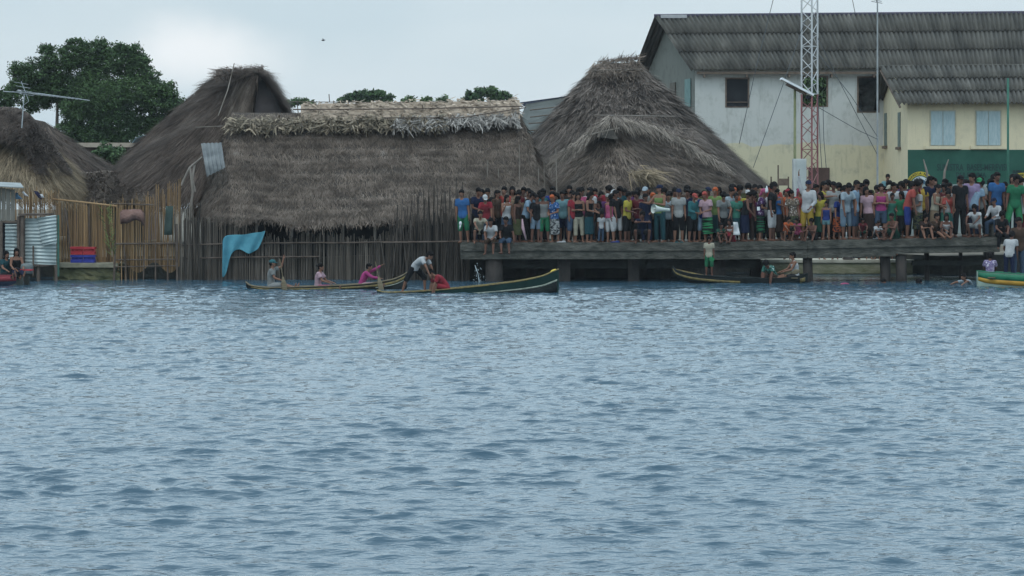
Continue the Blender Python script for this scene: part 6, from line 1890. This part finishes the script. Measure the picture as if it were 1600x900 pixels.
c = W(1198, 301, 82.6); mb.tube([c, c + Vector((0, 0, .05)), c + Vector((0, 0, .12)), c + Vector((0, 0, .18)), c + Vector((0, 0, .22))], [.045, .05, .045, .02, .018], 10)
tag(mb.build('bottle', M_wht, None, True), 'white plastic bottle held up beside the tall black tee man', 'bottle')
# sandals and cloths lying at the edge
for px, py, col, lab in ((961, 378, 'royal', 'small royal blue cloth lying on the pier below the white shorts man'), (1057, 377, 'teal', 'teal sandal under the pale grey tee boy, left one'), (1065, 377, 'teal', 'teal sandal under the pale grey tee boy, right one'), (877, 378, 'white', 'white cloth lying on the pier edge below the orange headscarf woman')):
    mb = MB(); c = W(px, py, 82.75); c.z = deck_z(px) + .02
    if 'sandal' in lab: mb.box(c, (.1, .24, .025)); mb.tube([c + Vector((-.045, 0, .01)), c + Vector((0, -.02, .05)), c + Vector((.045, 0, .01))], .008, 5)
    else: mb.ell(c, (.16, .12, .03)); mb.ell(c + Vector((.08, 0, .02)), (.07, .08, .03))
    tag(mb.build('sandal' if 'sandal' in lab else 'cloth', cloth(C[col]), None, True), lab, 'sandal' if 'sandal' in lab else 'cloth')
mb = MB(); c = W(1150, 362, 82.55); Grid([[tuple(W(1146 + 2 * i + (j * .8 if i else 0), 347 + 3.4 * j, 82.5 - .06 * math.sin(i + j))) for i in range(4)] for j in range(7)]).sheet(mb)
o = mb.build('white_cloth', M_wht, None, True); o.modifiers.new('t', 'SOLIDIFY').thickness = .02; tag(o, 'white cloth draped from the shoulder of the seated girl in red skirt', 'cloth')
# ------------------------------------------------------------------ canoes and boats
M_hull_dk = mat('dark_hull_paint', (.010, .013, .014), (.022, .027, .027), 3, .8, bump=.2, spec=.1)
M_hull_gr = mat('dark_green_hull', (.006, .022, .02), (.012, .038, .033), 3, .7, spec=.15)
M_gun_y = mat('worn_yellow_paint', (.10, .08, .045), (.24, .18, .06), 9, .8, c3=(.06, .055, .05))
M_gun_w = mat('white_line_paint', (.18, .2, .17), (.36, .38, .31), 9, .7)
M_wood = mat('canoe_wood', (.10, .08, .05), (.19, .155, .10), 5, .8, stretch=(.4, 3, 3))
def hull(root, prof, wid, Yc, m, yaw=0, strips=(), inside=None, wy=1.0):
    """prof: list of (px, gunwale row, keel row); wid: half width per station in metres. Runs along X at depth Yc; stations are real 3-D sections"""
    N = 12
    outer, inner = [], []
    st = []
    for (px, g, k), w in zip(prof, wid):
        st.append((W(px, g, Yc), W(px, k, Yc), w))
    # resample smoothly
    fine = []
    for i in range(len(st) - 1):
        for t in np.linspace(0, 1, 5)[:-1]:
            t2 = t
            fine.append((st[i][0].lerp(st[i + 1][0], t2), st[i][1].lerp(st[i + 1][1], t2), st[i][2] * (1 - t2) + st[i + 1][2] * t2))
    fine.append(st[-1])
    sm = fine[:]
    for _ in range(2):
        sm = [sm[0]] + [((sm[i - 1][0] + sm[i][0] * 2 + sm[i + 1][0]) / 4, (sm[i - 1][1] + sm[i][1] * 2 + sm[i + 1][1]) / 4, (sm[i - 1][2] + sm[i][2] * 2 + sm[i + 1][2]) / 4) for i in range(1, len(sm) - 1)] + [sm[-1]]
    fine = sm
    def sec(g, k, w, grow, up):
        r = []
        for j in range(N + 1):
            t = math.pi * j / N
            y = -math.cos(t) * max(.01, w - grow)
            z = g.z - (g.z - k.z - up) * math.sin(t) ** .7
            r.append((g.x, Yc + y, z))
        return r
    o_ = [sec(g, k, w, 0, 0) for g, k, w in fine]
    i_ = [sec(g, k, w, .035, .045) for g, k, w in fine]
    mb = MB()
    Grid(o_).sheet(mb); Grid(i_).sheet(mb)
    # rims and ends
    for e in (0, -1):
        rows = [[o_[i][e], i_[i][e]] for i in range(len(o_))]
        Grid(rows).sheet(mb)
    for e in (0, -1):
        Grid([o_[e], i_[e]]).sheet(mb)
    mb.build('hull', m, root, True)
    for name, mm, side, f0, f1, i0, i1 in strips:
        mb = MB(); rows = []
        for i in range(len(fine)):
            if not (i0 <= i / (len(fine) - 1) <= i1): continue
            g, k, w = fine[i]
            def pt(f):
                t = math.asin(min(1, max(0, f)) ** (1 / .7))
                y = -math.cos(t) * max(.01, w) * side
                return (g.x, Yc + y - .012 * side, g.z - (g.z - k.z) * f)
            rows.append([pt(f0), pt((f0 + f1) / 2), pt(f1)])
        Grid(rows).sheet(mb)
        o = mb.build(name, mm, root, True)
        o.modifiers.new('t', 'SOLIDIFY').thickness = .006
    for side in (1, -1):
        mb = MB(); mb.tube([(g.x, Yc - max(.01, w) * side, g.z + .012) for g, k, w in fine], .018, 6)
        mb.build('gunwale', inside or m, root, True)
    return fine
def seat(root, px, py, Yc, w, m=M_wood):
    c = W(px, py, Yc); mb = MB(); mb.box(c, (.2, w, .03)); mb.build('thwart', m, root)

# canoe with three paddlers, bow curling up on the right
Y1 = 76.6
c1 = empty('dugout_canoe', W(510, 452, Y1), 'long dark dugout canoe with yellow edge carrying the three paddlers', 'canoe')
hull(c1, [(384, 441, 447), (391, 447, 456), (420, 450, 462), (480, 448, 464), (540, 446, 464), (590, 442, 463), (615, 437, 461), (629, 431, 456), (636, 426, 450)], [.03, .12, .25, .33, .33, .27, .17, .07, .02], Y1, M_hull_dk,
     strips=(('yellow_stripe', M_gun_y, 1, .10, .26, .12, .97), ('pale_stripe', M_gun_w, 1, .30, .36, .62, .97)), inside=M_wood)
for px in (440, 480, 520, 555, 600): seat(c1, px, 449 if px < 560 else 445, Y1, .5)
# canoe with two, tall square bow on the right
Y2 = 74.0
c2 = empty('dugout_canoe', W(730, 457, Y2), 'dark green dugout canoe with tall square bow, yellow and white lines', 'canoe')
hull(c2, [(589, 454, 459), (600, 457.5, 464), (640, 456.5, 470), (700, 452, 472), (760, 446, 472), (815, 439, 470), (848, 432, 468), (863, 425, 464), (873, 421, 460)], [.03, .1, .24, .33, .35, .30, .19, .09, .035], Y2, M_hull_gr,
     strips=(('white_line', M_gun_w, 1, .36, .43, .22, .985), ('lower_hull', M_hull_dk, 1, .435, .97, .05, .985)), inside=M_gun_y)
mb = MB(); mb.tube([W(858, 429, Y2), W(864, 425, Y2), W(869, 422, Y2)], [.03, .07, .045], 8); mb.build('bow_ornament', mat('bow_yellow', (.5, .36, .03), (.6, .45, .05), 5, .6), c2, True)
mb = MB(); mb.box(W(851, 432, Y2 - .1), (.2, .03, .05), Matrix.Rotation(-.5, 3, 'Y')); mb.build('bow_plate', M_gun_w, c2)
for px, py in ((655, 457), (720, 452), (770, 447)): seat(c2, px, py, Y2, .5)
# canoe moored at the pier
Y3 = 81.55
c3 = empty('dugout_canoe', W(1160, 441, Y3), 'black dugout canoe with yellow ended stripes moored under the pier edge', 'canoe')
hull(c3, [(1051, 417, 424), (1056, 423, 434), (1080, 429, 443), (1130, 433, 449), (1180, 435, 449), (1220, 435, 449), (1245, 432, 447), (1262, 428, 440)], [.03, .12, .3, .38, .38, .33, .2, .05], Y3, M_hull_dk,
     strips=(('yellow_stripe', M_gun_y, 1, .30, .55, .0, .5), ('yellow_patch', M_gun_y, 1, .3, .8, .87, .98)), inside=M_hull_dk)
for px in (1090, 1150, 1205, 1240): seat(c3, px, 434, Y3, .6)
mb = MB(); mb.tube([W(1056, 421, Y3), W(1075, 426, Y3), W(1100, 430.5, Y3)], [.02, .035, .02], 6); mb.build('bow_rail', M_gun_y, c3)
# bigger painted boat at the right edge
Y4 = 79.0
M_bg, M_by, M_bw = mat('boat_green', (.01, .12, .06), (.02, .17, .09), 3, .5), mat('boat_ochre', (.32, .17, .02), (.42, .24, .03), 3, .55), mat('boat_pale', (.28, .36, .30), (.36, .44, .37), 3, .55)
c4 = empty('painted_boat', W(1600, 447, Y4), 'wooden boat banded green, ochre and white at the right edge', 'boat')
hull(c4, [(1527, 424, 452), (1540, 425, 460), (1580, 427, 464), (1640, 430, 466), (1720, 430, 466), (1790, 428, 462), (1815, 424, 455)], [.12, .36, .62, .75, .75, .5, .08], Y4, M_bw,
     strips=(('green_band', M_bg, 1, .03, .30, 0, 1), ('ochre_band', M_by, 1, .302, .50, 0, 1)), inside=M_bg)
for px in (1545, 1600, 1660): seat(c4, px, 433, Y4, 1.1)
# motor boat at the left edge with its outboard
Y5 = 80.0
M_bred, M_bnavy = mat('boat_red', (.16, .02, .03), (.24, .035, .045), 4, .6), mat('boat_navy', (.012, .018, .04), (.025, .035, .06), 4, .6)
c5 = empty('motor_boat', W(10, 447, Y5), 'dark navy motor boat with red edge cut by the left frame edge', 'boat')
hull(c5, [(-190, 420, 440), (-150, 426, 455), (-90, 429, 460), (-20, 430, 460), (20, 430, 458), (31, 430, 456)], [.05, .35, .6, .66, .62, .58], Y5, M_bnavy, strips=(('red_band', M_bred, 1, .02, .3, 0, 1), ('red_band', M_bred, 1, .55, .68, 0, 1)), inside=M_bred)
mb = MB(); mb.box2((W(22, 0, Y5).x, Y5 - .55, W(0, 446, Y5).z), (W(31, 0, Y5).x, Y5 + .55, W(0, 429, Y5).z)); mb.build('transom', mat('boat_transom', (.05, .06, .05), (.08, .09, .08), 3, .7), c5)
ob = empty('outboard_motor', W(40, 445, Y5), 'grey outboard motor with red band at the stern of the left boat', 'outboard motor')
cc = W(42, 421, Y5 - .1)
mb = MB(); mb.loft([[cc + Vector((x * .17 * s_, y * .16 * s_, z)) for x, y in ((-1, -.8), (-.5, -1), (.5, -1), (1, -.8), (1, .8), (.5, 1), (-.5, 1), (-1, .8))] for z, s_ in ((-.14, .9), (-.09, 1), (.08, 1.05), (.15, .95), (.19, .6))]); mb.build('cowling', mat('engine_grey', (.08, .1, .1), (.13, .15, .15), 3, .4), ob, True)
mb = MB(); mb.box(cc + Vector((0, 0, -.01)), (.36, .345, .045)); mb.build('red_band', mat('engine_red', (.4, .02, .04), (.5, .04, .06), 3, .4), ob)
mb = MB(); mb.box(cc + Vector((0, 0, -.36)), (.14, .18, .44)); mb.box(cc + Vector((.02, 0, -.64)), (.22, .1, .12)); mb.build('leg', M_dark, ob)
mb = MB(); mb.tube([cc + Vector((-.12, 0, .0)), cc + Vector((-.42, 0, .06)), cc + Vector((-.55, 0, .04))], .022, 6); mb.build('tiller', M_blk, ob)

# crews
g1 = 'paddlers in the dugout canoes'
def crew(px, Y, py_seat, pose, face, top, bot, head, skin, lab, Hm=1.6, **k):
    z = W(px, py_seat, Y).z
    return person(px, Y, z, Hm, pose, face, top, bot, head, skin, label=lab, group=k.pop('group', g1), **k)
crew(424, Y1, 451, 'canoeup', 80, ('tee', 'grey'), ('shorts', 'lgrey'), 'cap', 1, 'paddler in grey tee and teal cap raising one arm', 1.6, hc='teal')
crew(497, Y1, 454, 'canoe', 75, ('blouse', 'ppink'), ('shorts', 'rose'), 'bun', 1, 'woman in pale pink blouse sitting in the middle of the canoe', 1.5)
crew(565, Y1, 450, 'canoereach', 80, ('long', 'magenta'), ('shorts', 'ppink'), 'short', 1, 'paddler in magenta top reaching forward at the canoe bow', 1.45)
crew(648, Y2, 457.5, 'poling', 62, ('tee', 'white'), ('long_shorts', 'black'), 'short', 1, 'man in white vest and black shorts bending over in the canoe', 1.56)
crew(697, Y2, 455, 'hunch', -70, ('tee', 'red'), ('shorts', 'red'), 'short', 1, 'person in bright red top hunched over in the canoe', 1.6)
crew(1108, Y3, 430.5, 'stand', -8, ('tee', 'cream'), ('long_shorts', 'green'), 'bushy', 2, 'boy in cream tee standing in the moored canoe before the pier', 1.24)
crew(1208, Y3, 437, 'hunch', -35, ('tee', 'seag', 'print'), ('shorts', 'brown'), 'bushy', 2, 'person in green printed shirt crouching in the moored canoe', 1.55)
crew(1243, Y3, 437, 'canoe', -80, ('tank', 'white'), ('shorts', 'char'), 'short', 1, 'man in white tank top paddling in the moored canoe', 1.62)
gb4 = 'people in the painted boat'
crew(1577, Y4, 438, 'bend2', 165, ('tee', 'white'), ('trousers', 'navy'), 'bushy', 2, 'man in bright white tee standing with his back turned in the painted boat', 1.55, group=gb4)
crew(1591, Y4 + .5, 438, 'stand', 10, ('tee', 'brown'), ('trousers', 'denim'), 'short', 2, 'man in brown tee and jeans standing at the right frame edge', 1.95, group=gb4)
crew(1547, Y4, 434, 'canoe', 170, ('blouse', 'lilac', 'print'), ('shorts', 'navy'), 'bushy', 2, 'person in pale lilac patterned blouse sitting in the painted boat', 1.45, group=gb4)
gb5 = 'people in the motor boat'
crew(8, Y5, 434, 'canoe', 40, ('tee', 'dteal'), ('trousers', 'black'), 'long', 1, 'long haired person in dark teal sitting leftmost in the motor boat', 1.55, group=gb5)
crew(25, Y5, 430, 'canoe', 20, ('tank', 'black'), ('trousers', 'navy'), 'long', 1, 'long haired woman in black sitting beside the outboard motor', 1.55, group=gb5)
gsw = 'swimmers by the pier'
person(1519, 80.2, -.28, 1.5, 'swim', -50, ('tee', 'pale'), None, 'short', 1, label='swimmer in pale shirt leaning against the painted boat', group=gsw)
person(1379, 81.6, -.68, 1.5, 'stand' if False else 'canoe', 20, None, ('shorts', 'navy'), 'short', 2, label='dark haired swimmer with only the head above water beside the left thick pile', group=gsw)
person(1432, 81.6, -.68, 1.5, 'canoe', 60, None, ('shorts', 'navy'), 'bushy', 2, label='swimmer low in the water right of the two thick piles', group=gsw)
# paddles
def paddle(a, b, lab, bl=.5):
    root = empty('paddle', a, lab, 'paddle', 'paddles in the canoes')
    d = (b - a).normalized()
    mb = MB(); mb.tube([a, b - d * bl], .014, 6); mb.build('shaft', M_wood, root)
    mb = MB(); mb.tube([b - d * bl, b - d * bl * .6, b - d * .1, b], [.02, .075, .08, .03], 10, flat=.25); mb.build('blade', M_wood, root, True)
paddle(W(437, 404, Y1 - .5), W(446, 458, Y1 - .55), 'wooden paddle held by the grey tee paddler')
paddle(W(586, 408, Y1 - .4), W(597, 458, Y1 - .5), 'thin wooden paddle held by the magenta paddler')
paddle(W(1225, 430, Y3 - .3), W(1250, 423, Y3 - .5), 'dark paddle lying across the stern of the moored canoe', .3)
mb = MB(); mb.ell(W(1320, 444, 80.5), (.14, .1, .05), None, 10, 6)
tag(mb.build('float', cloth(C['rose']), None, True), 'small pink float bobbing on the water before the pier', 'float')
mb = MB(); c = W(1112, 405, Y3 - .25); mb.box(c, (.16, .03, .12), Matrix.Rotation(.4, 3, 'Y'))
tag(mb.build('green_packet', cloth(C['bgreen'])), 'bright green packet held by the boy in the moored canoe', 'packet')
# falling water and splash under the left end of the pier
M_foam = mat('splash_water', (.3, .36, .38), (.45, .5, .52), 8, .35)
mb = MB()
pts = [W(742, 414, 82.45), W(744, 420, 82.45), W(747, 428, 82.4), W(748, 436, 82.4), W(750, 443, 82.4)]
mb.tube(pts, [.008, .016, .010, .016, .02], 6)
for k in range(45):
    t = random.random() ** .6
    c = W(745 + t * 6 + random.gauss(0, 5 * t), 412 + 32 * t - random.random() * 5, 82.4 + random.uniform(-.2, .2)); r = random.uniform(.005, .016)
    mb.ell(c, (r, r, r * 1.5), None, 5, 4)
for k in range(30):
    mb.ell(W(750 + random.gauss(0, 10), 442.5 + random.random() * 1.5, 82.2 + random.uniform(-.4, .3)), (random.uniform(.03, .12), .06, random.uniform(.012, .03)), None, 7, 5)
tag(mb.build('water_splash', M_foam, None, True), 'white splash where water falls from the left end of the pier', 'splash', kind='stuff')
